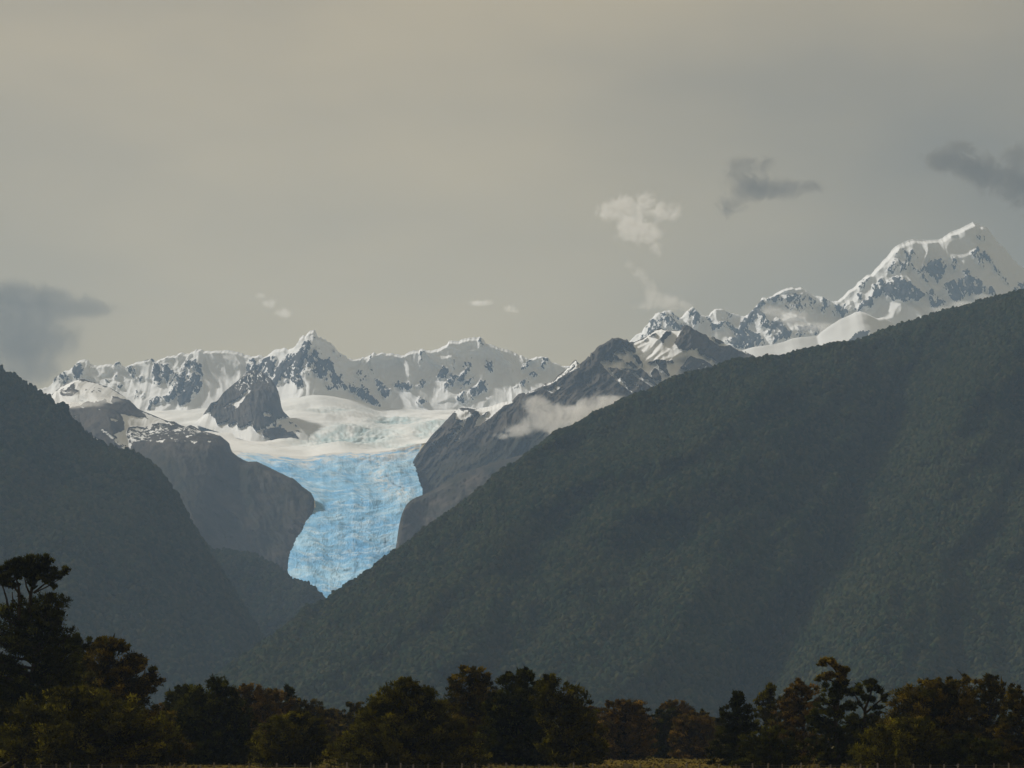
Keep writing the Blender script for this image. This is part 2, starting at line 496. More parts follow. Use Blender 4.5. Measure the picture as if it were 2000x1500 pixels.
# high peaks on the right
B_ridge = [(1205,690),(1228,669),(1240,656),(1247,651),(1254,649),(1258,640),(1266,632),(1269,625),(1275,621),(1280,613),(1287,609),(1291,611),(1297,607),(1304,607),(1308,605),(1313,609),(1317,615),(1327,621),(1333,618),(1339,609),(1345,605),(1350,601),(1353,599),(1357,605),(1363,611),(1368,616),(1378,617),(1384,617),(1388,610),(1395,604),(1402,603),(1410,604),(1417,605),(1426,611),(1440,614),(1448,617),(1455,617),(1462,613),(1475,600),(1483,591),(1488,581),(1492,580),(1498,582),(1508,578),(1516,572),(1530,565),(1540,562),(1547,560),(1551,564),(1558,562),(1563,560),(1575,568),(1585,574),(1593,578),(1600,578),(1608,580),(1615,584),(1625,588),(1635,588),(1643,582),(1650,576),(1657,567),(1670,560),(1675,552),(1685,544),(1693,537),(1700,536),(1706,530),(1712,522),(1718,517),(1725,508),(1733,501),(1738,494),(1741,488),(1750,480),(1765,473),(1778,468),(1793,467),(1813,469),(1830,468),(1842,464),(1855,454),(1868,449),(1880,444),(1890,439),(1900,433),(1908,437),(1920,441),(1930,447),(1937,457),(1946,471),(1950,476),(1957,479),(1965,490),(1970,498),(1980,508),(1990,518),(2000,526),(2040,560),(2110,600)]
B_rock_and_shadow = [
 ([(1246,668),(1258,644),(1268,630),(1282,614),(1296,612),(1312,610),(1322,622),(1332,632),(1332,648),(1300,644),(1276,652)],0.50),
 ([(1352,642),(1352,622),(1357,606),(1366,616),(1364,628),(1359,640)],0.92),  # shadow stripe beside the spire, painted in as rock colour
 ([(1333,640),(1340,616),(1350,604),(1352,620),(1348,640)],0.42),
 ([(1300,643),(1306,636),(1316,637),(1318,644)],0.95),([(1322,644),(1326,636),(1334,640),(1334,646)],0.9),
 ([(1368,640),(1372,622),(1386,622),(1392,640),(1386,648)],0.35),([(1402,612),(1416,608),(1430,618),(1432,640),(1420,630)],0.3),
 ([(1390,646),(1398,638),(1406,634),(1414,640),(1400,645)],0.95),
 ([(1410,634),(1420,631),(1430,638),(1438,654),(1440,662),(1430,652),(1420,640)],0.95),
 ([(1442,642),(1452,628),(1466,611),(1483,590),(1490,596),(1484,612),(1498,632),(1495,642),(1480,646),(1464,633),(1452,646)],0.96),
 ([(1497,589),(1504,580),(1518,579),(1516,590),(1500,593)],0.9),
 ([(1418,668),(1436,662),(1450,660),(1462,672),(1470,682),(1446,686),(1430,680)],0.92),
 ([(1438,650),(1448,642),(1462,650),(1478,658),(1492,672),(1478,680),(1462,678),(1452,664)],0.66),
 ([(1494,656),(1500,640),(1514,624),(1530,640),(1545,662),(1524,670),(1506,673)],0.85),
 ([(1530,660),(1545,645),(1575,640),(1600,640),(1600,655),(1560,660)],0.5),
 ([(1520,590),(1545,575),(1580,585),(1590,610),(1560,615),(1530,605)],0.36),
 ([(1579,582),(1588,588),(1596,604),(1606,615),(1616,602),(1614,588),(1604,585),(1600,602),(1590,600)],0.66),
 ([(1640,616),(1648,600),(1657,592),(1664,602),(1656,616),(1645,622)],0.94),
 ([(1622,616),(1632,598),(1642,604),(1632,618)],0.6),
 ([(1655,610),(1680,595),(1700,585),(1700,600),(1672,612)],0.85),
 ([(1666,595),(1672,578),(1680,580),(1676,598)],0.55),
 ([(1696,585),(1702,562),(1720,548),(1726,568),(1710,588)],0.58),
 ([(1676,570),(1680,552),(1692,548),(1684,566)],0.55),
 ([(1721,574),(1733,554),(1748,546),(1762,551),(1776,560),(1792,572),(1806,579),(1796,583),(1786,591),(1776,588),(1762,593),(1745,590),(1730,586)],0.95),
 ([(1730,538),(1740,504),(1760,488),(1790,496),(1786,520),(1756,536)],0.40),
 ([(1780,528),(1800,545),(1808,556),(1798,548)],0.85),
 ([(1794,532),(1804,520),(1818,516),(1830,508),(1842,514),(1843,526),(1836,546),(1826,556),(1812,544)],0.76),
 ([(1852,508),(1862,514),(1865,530),(1854,534),(1850,520)],0.72),
 ([(1806,560),(1820,572),(1830,590),(1822,606),(1815,600),(1814,582)],0.72),
 ([(1838,566),(1848,552),(1858,552),(1868,570),(1877,582),(1866,594),(1850,588),(1842,578)],0.82),
 ([(1822,594),(1838,588),(1842,598),(1828,604)],0.75),
 ([(1862,556),(1876,546),(1892,542),(1906,548),(1918,566),(1922,572),(1902,580),(1882,576),(1872,568)],0.78),
 ([(1893,498),(1904,488),(1913,502),(1916,528),(1906,522),(1896,510)],0.62),
 ([(1912,492),(1926,500),(1946,530),(1960,550),(1967,562),(1955,552),(1938,530),(1920,508)],0.70),
 ([(1923,574),(1931,562),(1938,580)],0.95),([(1968,575),(1985,558),(2000,555),(1998,572)],0.5),
 ([(1905,465),(1916,466),(1920,474),(1908,474)],0.5),([(1876,536),(1886,532),(1892,537),(1880,540)],0.7),
]
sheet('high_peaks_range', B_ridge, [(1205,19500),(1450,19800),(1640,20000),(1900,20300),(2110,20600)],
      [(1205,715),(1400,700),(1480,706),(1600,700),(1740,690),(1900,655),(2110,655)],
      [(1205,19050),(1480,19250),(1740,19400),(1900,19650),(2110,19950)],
      1.25, 150, M['far'], alpine(190, 75, 57, 0.09), [(p_, min(v_, 0.84)) for p_, v_ in B_rock_and_shadow], 0.0, curve=1.25, jag=1.4, jagl=6, seed=8, streak=(5.5, 13.0), warp=4.0, soft=6.0, speck=1.45)

# smooth snow shoulder in front of the high peaks
S_ridge = [(1425,700),(1448,685),(1470,678),(1510,673),(1530,668),(1545,662),(1560,659),(1575,658),(1595,657),(1603,649),(1620,637),(1640,624),(1657,617),(1670,610),(1680,608),(1690,611),(1702,617),(1712,622),(1725,621),(1738,627),(1760,640),(1790,655)]
def snow_rel(X, Z, v, rk, ax, ay):
    return -25 * fbm(X / 260, Z / 120, 71, 3) - 60 * np.exp(-((ax - 1700) / 40) ** 2) * (v > 0)
sheet('snow_shoulder', S_ridge, [(1425,17800),(1800,18300)], [(1425,730),(1800,715)], [(1425,17250),(1800,17600)],
      2.0, 50, M['far'], snow_rel, [([(1655,668),(1668,652),(1682,646),(1700,648),(1690,660),(1670,672)],0.75),([(1440,682),(1455,690),(1475,708),(1440,706)],0.2)], 0.0,
      curve=1.15, jag=0.0, seed=21, back=500)

# neve: the wide snowfield above the icefall
def neve():
    px = np.arange(250, 1060, 1.6)
    yl = np.interp(px, [250,455,500,560,600,640,670,720,760,800,830,900,1060],[868,878,882,888,890,884,881,882,878,869,862,850,830]) + 3
    yl = smooth1(yl, 8)
    rows = np.linspace(0, 1, 150)
    yt = np.interp(px, [250,300,440,520,560,620,700,745,850,905,960,1020,1060],[803,801,795,790,778,770,781,797,801,799,794,780,775])
    yt = smooth1(yt, 22)
    py = yl[None] + (yt - yl)[None] * rows[:, None]
    px2 = np.repeat(px[None], 150, 0)
    df_ = np.interp(px, [250,450,620,745,900,1060], [16900,16750,16500,16900,16950,16900]) + 60
    df_ = smooth1(df_, 30)
    D = 13060 + (df_ - 13060)[None] * rows[:, None] ** 0.92
    X, Y, Z = P(px2, py, D)
    lipf = sstep(0.0, 0.12, rows)[:, None] * sstep(1.0, 0.9, rows)[:, None]
    Z = Z + lipf * (46 * fbm(X / 520, Y / 800, 91, 3) + 9 * fbm(X / 160, Y / 200, 92, 4) + 4 * ridged(X / 300, Y / 45, 93, 3))
    # crevassed zones: arcs across the flow
    def zone(cx, cy, rx, ry): return np.exp(-(((px2 - cx) / rx) ** 2 + ((py - cy) / ry) ** 2) ** 1.5)
    z1 = zone(680, 853, 100, 19); z2 = zone(775, 822, 50, 9); z3 = zone(850, 845, 40, 12); z4 = zone(640, 800, 70, 9) * 0.5; z5 = zone(970, 800, 40, 12) * .7; z6 = zone(440, 835, 60, 6) * .5; z7 = zone(800, 872, 40, 6)
    zz = np.clip(z1 + z2 + z3 + z4 + z5 + z6 + z7, 0, 1)
    arc = py + 0.14 * (px2 - 690) * np.sign(690 - px2) * -1 * (px2 < 690) * 1.4 + 3.0 * fbm(px2 / 40, py / 12, 95, 3)
    cre = ridged(arc / 5.5, px2 / 55, 96, 3, 0.55)
    Z = Z - lipf * (zz * 17 * (1 - cre) + zz * 3.5 * fbm(px2 / 7, py / 3, 98, 3))
    ice = np.clip(zz * (1.35 - 0.9 * cre) + 0.9 * zz * fbm(px2 / 25, py / 5, 99, 2), 0, 1)
    nr, nc = X.shape
    idx = np.arange(nr * nc).reshape(nr, nc)
    F = np.stack([idx[:-1, :-1], idx[:-1, 1:], idx[1:, 1:], idx[1:, :-1]], -1).reshape(-1, 4)
    o = mesh_np('snowfield', np.stack([X, Y, Z], -1).reshape(-1, 3), F, M['neve'], attrs={'ice': ice.ravel()})
    tag(o, kind='structure')
neve()

# icefall: the blue tongue
def glacier():
    ys = np.linspace(872, 1215, 380)
    us = np.linspace(0, 1, 430)
    yl = [860, 930, 972, 985, 1000, 1030, 1060, 1080, 1115, 1145, 1215]
    xl = [430, 505, 614, 617, 607, 591, 574, 566, 561, 570, 600]
    yr = [860, 900, 912, 918, 930, 945, 960, 968, 1000, 1060, 1100, 1140, 1215]
    xr = [830, 812, 808, 813, 815, 819, 824, 826, 815, 800, 770, 730, 690]
    x0 = np.interp(ys, yl, xl) ; x1 = np.interp(ys, yr, xr)
    jl = 3.0 * fbm(ys / 7, ys * 0, 5, 3); jr = 3.0 * fbm(ys / 7, ys * 0 + 9, 6, 3)
    px = (x0 + jl)[:, None] + ((x1 + jr) - (x0 + jl))[:, None] * us[None]
    lip = np.interp(px, [250,455,500,560,600,640,670,720,760,800,830,900],[868,878,882,888,890,884,881,882,878,869,862,850]) + 2.2 * fbm(px / 16, px * 0, 8, 3)
    py = np.repeat(ys[:, None], len(us), 1)
    py = np.maximum(py, 0) + (lip - 872) * (1 - (py - 872) / 343.0) ** 3
    D = np.interp(py, [872, 885, 920, 960, 1000, 1060, 1120, 1180, 1215], [13180, 12960, 12450, 11950, 11500, 10850, 10200, 9500, 9100])
    D = np.minimum(D, 13050 - 3 * (py - lip))
    X, Y, Z = P(px, py, D)
    cx = 690.0
    bow = py + 0.00055 * (px - cx) ** 2 + 6 * fbm(px / 60, py / 40, 31, 3)
    tr = ridged(bow / 6.5, px / 60, 32, 4, 0.62)
    sr = ridged(px / 17 + 0.5 * fbm(px / 30, py / 30, 36), py / 9, 33, 3, 0.6)
    big = fbm(px / 70, bow / 26, 34, 3, 0.5)
    chaos = np.clip(0.35 + 0.9 * fbm(px / 90, py / 60, 35, 2) + 0.55 * sstep(950, 1080, py), 0.1, 1)
    gf = sstep(0, 16, py - lip)
    Z = Z + gf * (12 * big + 7.0 * (tr - 0.6) + 2.6 * chaos * (sr - 0.6) + 1.1 * (ridged(bow / 3.8, px / 34, 38, 3, 0.6) - 0.6) + 0.9 * fbm(px / 3.0, py / 2.2, 37, 2)) - 3 * (1 - gf)
    def line(pts, w):
        out = np.zeros_like(px)
        for (ax, ay), (bx, by) in zip(pts[:-1], pts[1:]):
            ex, ey = bx - ax, by - ay
            t_ = np.clip(((px - ax) * ex + (py - ay) * ey) / (ex * ex + ey * ey), 0, 1)
            out = np.maximum(out, np.exp(-(((px - ax - t_ * ex) ** 2 + (py - ay - t_ * ey) ** 2) / w ** 2)))
        return out
    br = np.clip(0.55 + 1.3 * fbm(px / 6, py / 4, 41, 3), 0, 1)
    dirt = np.clip(line([(722, 885), (723, 892), (722, 900), (724, 906)], 1.6) * 1.2
         + line([(753, 927), (765, 940), (778, 950), (790, 954)], 1.8) * 0.9
         + line([(704, 1075), (698, 1088), (697, 1105), (690, 1122)], 3.0) * 0.9
         + line([(690, 1122), (685, 1135), (665, 1165)], 6.0) * 0.6
         + line([(760, 1055), (750, 1075), (735, 1088)], 14.0) * 0.45
         + line([(800, 905), (812, 895)], 2.0) * 0.6 + line([(778, 908), (800, 930), (806, 965)], 5) * 0.35, 0, 1) * br
    snow = np.clip(line([(745, 905), (735, 925), (760, 955), (790, 965)], 18) * (0.25 + 0.9 * fbm(px / 9, py / 5, 44, 3)) + 0.6 * line([(480, 905), (505, 908)], 6) * br, 0, 0.8)
    upper = sstep(34, 0, py - lip) * (0.55 + 1.6 * fbm(px / 34, (py - lip) / 5, 47, 3, 0.6)) + sstep(5, 0, py - lip)
    snow = np.clip(np.maximum(snow, upper), 0, 1)
    crust = np.clip(0.06 + 1.3 * (tr - 0.62) + 0.7 * fbm(px / 45, bow / 9, 48, 4, 0.6) + 0.35 * fbm(px / 14, bow / 3.0, 49, 3, 0.6), 0, 0.85)
    nr, nc = X.shape
    idx = np.arange(nr * nc).reshape(nr, nc)
    F = np.stack([idx[:-1, :-1], idx[1:, :-1], idx[1:, 1:], idx[:-1, 1:]], -1).reshape(-1, 4)
    o = mesh_np('glacier', np.stack([X, Y, Z], -1).reshape(-1, 3), F, M['ice'], attrs={'dirt': dirt.ravel(), 'snow': snow.ravel(), 'crust': crust.ravel()})
    tag(o, 'pale blue crevassed icefall filling the notch between dark valley walls', kind='structure')
glacier()

# rock buttress standing in the snowfield
D_ridge = [(385,822),(396,812),(404,800),(414,787),(425,783),(438,765),(455,751),(475,735),(487,725),(500,722),(515,728),(530,740),(538,752),(545,768),(550,795),(553,803),(560,810),(570,820),(590,838),(606,856)]
D_rock = [
 ([(398,810),(402,800),(410,786),(430,776),(440,758),(470,735),(490,716),(520,722),(540,750),(550,790),(556,806),(568,816),(553,818),(535,829),(522,842),(505,849),(499,840),(496,830),(480,838),(466,839),(466,826),(448,833),(447,823),(425,831),(421,818),(412,812),(413,804)],1.0),
 ([(455,752),(475,733),(505,720),(535,745),(515,752),(500,745),(490,765),(462,768)],0.66),
 ([(440,797),(455,786),(470,781),(488,764),(494,768),(480,784),(470,793),(461,806),(462,796),(452,792)],0.0),
 ([(518,818),(522,808),(526,812),(534,811),(532,817)],0.0),
 ([(419,800),(425,790),(424,786),(418,794)],0.1),
 ([(516,852),(522,843),(532,840),(541,838),(548,836),(556,838),(563,846),(572,843),(579,850),(584,857),(576,862),(557,868),(540,865),(530,861),(521,858)],0.95),
 ([(535,832),(543,828),(540,836)],0.9),([(545,834),(551,830),(549,838)],0.9),([(565,824),(572,826),(568,829)],0.9),([(576,829),(582,832),(578,834)],0.8),([(576,842),(588,841),(586,845)],0.8),([(551,812),(562,814),(556,817)],0.9)]
def butt_rel(X, Z, v, rk, ax, ay):
    w = 0.25 * fbm(X / 120, Z / 120, 4, 3)
    ribs = ridged((X + 0.25 * Z) / 70 + w, Z / 260, 61, 4, 0.55)
    bulge = np.exp(-((ax - 505) / 38) ** 2) * sstep(745, 775, ay) * 110
    low = np.exp(-((ax - 550) / 36) ** 2 - ((ay - 853) / 13) ** 2) * 40
    return -(np.clip(rk, 0.15, 1) * (70 * ribs + 14 * fbm(X / 22, Z / 40, 66, 3))) - bulge - low
sheet('rock_buttress', D_ridge, [(385,14850),(500,15300),(606,14500)], [(385,828),(425,838),(466,848),(510,862),(550,882),(606,872)],
      [(385,14650),(510,14350),(606,14150)], 1.1, 150, M['mid'], butt_rel, D_rock, 0.0, curve=1.2, jag=0.8, jagl=4, seed=31, streak=(4, 9), warp=1.6, soft=1.6, back=500)

# rocky ridge to the right of the icefall
C_ridge = [(803,925),(807,906),(812,895),(822,880),(830,868),(838,857),(845,848),(860,833),(875,817),(885,806),(892,800),(902,796),(915,797),(925,799),(940,797),(960,793),(980,786),(1000,783),(1006,776),(1012,770),(1020,767),(1026,768),(1035,765),(1045,761),(1058,755),(1063,750),(1070,748),(1080,745),(1083,742),(1090,733),(1100,726),(1110,718),(1118,708),(1124,702),(1128,707),(1132,711),(1140,705),(1146,700),(1149,695),(1152,698),(1154,689),(1158,688),(1162,684),(1166,678),(1172,674),(1178,672),(1183,669),(1190,665),(1195,660),(1201,661),(1207,659),(1215,662),(1221,664),(1224,662),(1228,668),(1240,668),(1255,661),(1269,653),(1276,646),(1290,640),(1298,644),(1328,646),(1333,638),(1339,634),(1345,638),(1352,647),(1363,652),(1380,657),(1400,664),(1418,673),(1446,684),(1458,691),(1468,700),(1476,714)]
C_snow = [
 # ledge of snow by the neve
 ([(925,840),(930,828),(938,814),(926,800),(940,796),(1000,781),(1004,790),(986,796),(972,807),(964,815),(950,826),(936,836)],0.0),
 ([(938,816),(945,812),(955,806),(948,815)],0.8),
 ([(886,804),(896,798),(904,806),(912,806),(918,812),(926,818),(912,822),(908,830),(902,826),(890,824),(892,812)],0.05),
 ([(902,830),(912,822),(908,836),(902,848),(880,857),(890,848),(904,838),(896,832)],0.12),
 ([(840,876),(853,870),(848,877)],0.0),([(872,860),(884,853),(878,862)],0.2),([(888,866),(898,860),(893,868)],0.2),([(873,876),(877,874),(876,880)],0.0),([(879,848),(888,842),(886,847)],0.1),
 ([(970,822),(975,816),(974,824)],0.0),
 # skyline ledges
 ([(1056,758),(1066,750),(1084,744),(1100,728),(1112,716),(1124,706),(1133,714),(1128,722),(1116,724),(1108,734),(1096,744),(1084,752),(1070,758)],0.35),
 ([(1020,770),(1045,760),(1050,764),(1030,770)],0.4),
 ([(1106,735),(1130,716),(1134,722),(1112,734)],0.0),
 ([(1062,764),(1070,768),(1080,762),(1081,772),(1077,775),(1064,769)],0.0),([(1082,756),(1092,763),(1089,770),(1084,764)],0.0),
 ([(1133,761),(1136,770),(1134,764)],0.0),([(1143,752),(1148,748),(1147,758)],0.0),
 # the big upper bowl
 ([(1170,712),(1184,705),(1196,698),(1202,688),(1212,690),(1222,696),(1214,676),(1226,690),(1240,692),(1236,672),(1260,660),(1280,646),(1300,646),(1328,648),(1330,660),(1318,676),(1322,690),(1336,695),(1352,686),(1362,696),(1380,702),(1400,712),(1410,718),(1380,724),(1350,735),(1300,752),(1285,760),(1260,742),(1240,730),(1220,722),(1200,722),(1180,722)],0.0),
 ([(1178,722),(1200,720),(1190,727),(1204,740),(1216,752),(1226,766),(1234,774),(1220,764),(1206,752),(1196,740)],0.05),
 ([(1200,722),(1216,722),(1240,734),(1262,750),(1282,762),(1274,766),(1250,748),(1228,732),(1214,726)],0.05),
 ([(1205,738),(1212,744),(1224,756),(1214,750)],0.1),([(1228,748),(1240,756),(1248,766),(1236,758)],0.15),([(1248,762),(1256,768),(1254,772)],0.1),
 ([(1342,638),(1362,652),(1384,664),(1402,678),(1416,674),(1448,686),(1468,702),(1440,688),(1420,682),(1404,682),(1384,672),(1372,658),(1360,650)],0.0),
 ([(1356,655),(1360,664),(1360,672),(1356,678),(1346,670),(1354,670)],0.0),([(1333,652),(1341,648),(1336,654)],0.0),
 ([(1380,678),(1384,684),(1382,680)],0.0),([(1404,684),(1410,690),(1407,690)],0.0),([(1436,694),(1442,700),(1448,706),(1442,710)],0.0),([(1410,700),(1416,708),(1412,712)],0.1),([(1424,698),(1430,704),(1426,704)],0.1),([(1404,704),(1410,712),(1406,712)],0.0),
 # rocks inside the bowl
 ([(1224,662),(1230,668),(1240,684),(1239,690),(1226,682),(1218,676)],1.0),
 ([(1287,668),(1292,658),(1302,652),(1309,653),(1308,660),(1298,666),(1294,676),(1288,672)],1.0),
 ([(1268,660),(1272,654),(1279,655),(1276,660)],1.0),([(1256,668),(1264,662),(1262,666)],0.9),
 ([(1322,690),(1314,676),(1324,660),(1330,648),(1334,638),(1339,634),(1346,640),(1352,652),(1362,660),(1376,668),(1390,674),(1400,682),(1412,682),(1424,680),(1440,690),(1460,698),(1472,706),(1470,714),(1420,716),(1396,708),(1374,698),(1360,690),(1352,692),(1340,694),(1328,694)],1.0),
 ([(1234,698),(1242,696),(1252,712),(1254,722),(1246,716),(1238,706)],1.0),
 ([(1222,712),(1232,710),(1244,722),(1236,724),(1226,718)],1.0),
 ([(1264,713),(1280,709),(1296,711),(1300,716),(1298,726),(1306,740),(1302,742),(1292,732),(1284,726),(1278,714),(1266,717)],1.0),
 ([(1298,714),(1311,710),(1312,716),(1304,716)],0.95),
 ([(1325,728),(1336,712),(1346,702),(1352,706),(1370,708),(1394,722),(1380,728),(1340,740),(1330,738),(1340,726)],0.92),
 ([(1268,734),(1276,726),(1284,732),(1290,752),(1280,750),(1270,742)],1.0),([(1240,730),(1250,724),(1262,736),(1274,748),(1262,744)],0.9),
 ([(1184,705),(1196,696),(1206,700),(1218,710),(1206,706),(1198,708),(1190,712)],0.8),
 ([(1188,722),(1204,722),(1220,728),(1232,742),(1216,740),(1200,732)],1.0),
]
def c_veg(ax, ay, X, Z):
    line = np.interp(ax, [800, 900, 960, 1050, 1150, 1250], [905, 872, 850, 812, 790, 780])
    return sstep(-12, 40, ay - line + 14 * fbm(ax / 30, ay / 30, 12, 3))
def c_rel(X, Z, v, rk, ax, ay):
    w = 0.3 * fbm(X / 200, Z / 200, 14, 3)
    rib = ridged((X - 0.9 * Z) / 190 + w, Z / 500, 15, 3, 0.55)
    fine = ridged((X - 0.6 * Z) / 46 + 2 * w, Z / 110, 16, 4, 0.6)
    peak = -np.exp(-((ax - 1340) / 26) ** 2) * sstep(640, 660, ay) * (1 - sstep(690, 720, ay)) * 60
    return -(130 * rib + np.clip(rk, 0.12, 1) * (58 * fine + 14 * fbm(X / 14, Z / 20, 18, 3))) + peak
sheet('rocky_ridge', C_ridge, [(803,12850),(900,12950),(1020,12800),(1200,12700),(1476,13100)],
      [(803,1000),(850,1040),(1000,1010),(1150,880),(1300,800),(1476,760)],
      [(803,12500),(900,11950),(1000,11900),(1200,12150),(1476,12700)],
      1.15, 260, M['mid'], c_rel, C_snow, 1.0, veg=c_veg, curve=1.1, jag=1.0, jagl=4, seed=41, streak=(6, 9), warp=2.2, soft=1.6, back=350)

# lower right valley wall
CL_ridge = [(690,1165),(700,1143),(715,1125),(724,1110),(735,1095),(753,1080),(775,1069),(778,1045),(781,1022),(785,1003),(793,986),(800,979),(808,974),(816,970),(826,967),(850,955),(900,925),(960,905),(1050,880)]
def wall_rel(X, Z, v, rk, ax, ay):
    w = 0.3 * fbm(X / 150, Z / 150, 24, 3)
    return -(75 * ridged((X - 0.7 * Z) / 120 + w, Z / 240, 25, 5, 0.62) + 12 * fbm(X / 14, Z / 18, 28, 3))
sheet('valley_wall', CL_ridge, [(690,10150),(780,10900),(826,11350),(1050,11500)], [(690,1250),(1050,1150)], [(690,9500),(1050,10300)],
      1.6, 150, M['mid'], wall_rel, [([(776,1060),(779,1056),(779,1066)],0.0)], 1.0, veg=lambda ax, ay, X, Z: np.clip(0.55 + 1.2 * fbm(ax / 25, ay / 25, 3, 3), 0, 1),
      curve=1.0, jag=0.8, seed=45, back=250)

# rounded foothill left of the icefall
E_ridge = [(70,800),(88,788),(100,780),(107,768),(115,759),(125,752),(137,747),(148,743),(160,740),(165,740),(172,744),(185,747),(200,752),(215,757),(230,766),(242,774),(252,781),(262,790),(270,799),(280,803),(300,811),(318,819),(330,823),(340,823),(350,829),(363,834),(372,830),(380,833),(390,840),(400,843),(415,847),(430,851),(440,859),(448,866),(450,875),(453,882),(462,890),(475,898),(485,902),(500,901),(505,903),(520,910),(540,920),(565,932),(572,934),(582,942),(590,950),(600,957),(608,963),(614,975)]
E_snow = [
 ([(90,800),(100,780),(118,756),(148,742),(200,750),(244,774),(256,784),(246,780),(232,778),(222,776),(224,790),(228,796),(218,792),(212,784),(204,790),(190,792),(172,786),(160,792),(130,800),(110,804)],0.0),
 ([(118,764),(136,756),(152,750),(150,762),(160,768),(140,774),(120,774)],0.75),
 ([(112,770),(130,760),(148,748),(146,752),(126,764)],0.05),
 ([(168,764),(200,764),(200,770),(172,772)],0.35),([(186,758),(204,760),(202,764),(190,763)],0.4),([(150,782),(180,788),(200,792),(170,788)],0.6),
 ([(162,738),(172,742),(172,746),(160,746)],0.9),([(190,748),(216,756),(214,759),(192,752)],0.6),
 ([(246,818),(258,818),(270,820),(288,820),(310,828),(330,826),(345,832),(310,834),(280,838),(262,842),(256,852),(268,866),(264,884),(252,880),(240,866),(236,856),(246,852),(254,846),(254,834)],0.02),
 ([(280,806),(300,812),(320,822),(340,830),(320,832),(296,824)],0.05),([(284,804),(302,812),(318,820),(300,814)],0.85),
 ([(204,842),(220,852),(240,866),(262,880),(270,890),(250,884),(228,866),(208,850)],0.38),
 ([(184,856),(200,864),(216,874),(226,882),(206,874)],0.35),
 ([(228,828),(240,828),(241,832),(230,834)],0.0),([(200,806),(207,808),(205,811)],0.0),([(150,815),(153,817),(150,818)],0.0),([(158,794),(168,796),(166,800)],0.1),
 ([(256,852),(268,842),(300,834),(330,834),(356,838),(378,834),(392,842),(394,856),(380,868),(350,872),(320,878),(290,870),(262,874)],0.50),
 ([(300,834),(320,828),(356,832),(366,836),(340,840)],0.75),
 ([(392,840),(398,844),(412,852),(404,850)],0.1),
 ([(296,858),(330,850),(360,846),(376,852),(396,864),(400,876),(330,880),(300,872)],0.78),
 ([(320,874),(336,872),(334,877),(322,878)],0.05),([(346,868),(352,866),(350,872)],0.05),([(386,876),(400,874),(394,880)],0.3),([(416,872),(424,870),(420,876)],0.3),([(372,862),(386,860),(376,868)],0.15)]
def e_rel(X, Z, v, rk, ax, ay):
    w = 0.3 * fbm(X / 200, Z / 200, 134, 3)
    bul = 150 * np.exp(-((ax - 225) / 45) ** 2 - ((ay - 835) / 45) ** 2) + 240 * np.exp(-((ax - 360) / 85) ** 2) * sstep(835, 880, ay)
    rib = ridged((X + 0.8 * Z) / 170 + w, Z / 420, 135, 3, 0.55)
    fine = ridged((X + 0.5 * Z) / 42 + 2 * w, Z / 90, 136, 4, 0.6)
    return -bul - (95 * rib + np.clip(rk, 0.1, 1) * (24 * fine + 5 * fbm(X / 14, Z / 16, 138, 3)))
def e_veg(ax, ay, X, Z):
    return sstep(-14, 30, ay - 888 + 16 * fbm(ax / 28, ay / 28, 22, 3)) * np.clip(0.8 + 0.9 * fbm(ax / 50, ay / 50, 23, 3), 0, 1)
sheet('rounded_foothill', E_ridge, [(70,13300),(250,12950),(330,12750),(450,12250),(560,11850),(614,11650)],
      [(70,1020),(300,1080),(450,1140),(614,1150)], [(70,12000),(300,11500),(450,11200),(614,11250)],
      1.15, 250, M['mid'], e_rel, E_snow, 1.0, veg=e_veg, curve=0.85, jag=0.7, jagl=4, seed=51, streak=(11, 4.5), warp=2.2, soft=1.6, back=80)

# forested slopes
F_ridge = [(-80,640),(-30,690),(0,717),(5,728),(12,735),(20,733),(28,736),(37,741),(45,750),(60,758),(75,769),(88,777),(93,777),(100,784),(106,792),(110,797),(117,796),(120,792),(124,791),(129,796),(131,804),(133,815),(137,821),(146,825),(152,831),(160,842),(166,850),(178,858),(190,865),(205,873),(222,880),(235,883),(245,884),(258,888),(270,891),(280,899),(290,905),(303,916),(313,926),(322,937),(327,946),(333,955),(340,960),(345,970),(355,990),(365,1010),(380,1035),(392,1055),(405,1078),(430,1115),(460,1165),(500,1228),(540,1295),(575,1345),(600,1385)]
F2_ridge = [(370,1050),(392,1056),(400,1063),(412,1072),(422,1078),(435,1079),(445,1075),(455,1077),(470,1082),(495,1086),(505,1090),(517,1098),(530,1104),(545,1112),(557,1120),(565,1130),(575,1136),(583,1136),(600,1143),(612,1153),(625,1163),(637,1175),(650,1190),(690,1240),(720,1280)]
G_ridge = [(400,1400),(440,1348),(455,1335),(470,1322),(490,1304),(520,1282),(550,1260),(570,1245),(585,1234),(600,1222),(615,1204),(622,1194),(633,1192),(645,1187),(660,1178),(675,1165),(690,1151),(708,1141),(720,1135),(745,1118),(765,1101),(780,1089),(800,1075),(820,1061),(835,1043),(850,1036),(880,1018),(895,1008),(922,985),(950,965),(965,948),(990,928),(1020,908),(1050,883),(1080,858),(1125,836),(1145,825),(1155,818),(1170,812),(1185,805),(1195,800),(1210,791),(1225,785),(1240,778),(1250,778),(1270,768),(1290,756),(1305,747),(1335,739),(1350,733),(1370,730),(1390,727),(1402,719),(1420,716),(1440,715),(1460,714),(1483,709),(1500,709),(1515,705),(1530,700),(1548,694),(1557,693),(1570,690),(1585,688),(1600,688),(1613,689),(1625,686),(1635,684),(1650,680),(1670,671),(1685,666),(1700,662),(1715,653),(1740,645),(1760,637),(1785,630),(1820,618),(1850,609),(1883,604),(1922,590),(1960,581),(2000,573),(2060,560),(2140,540)]
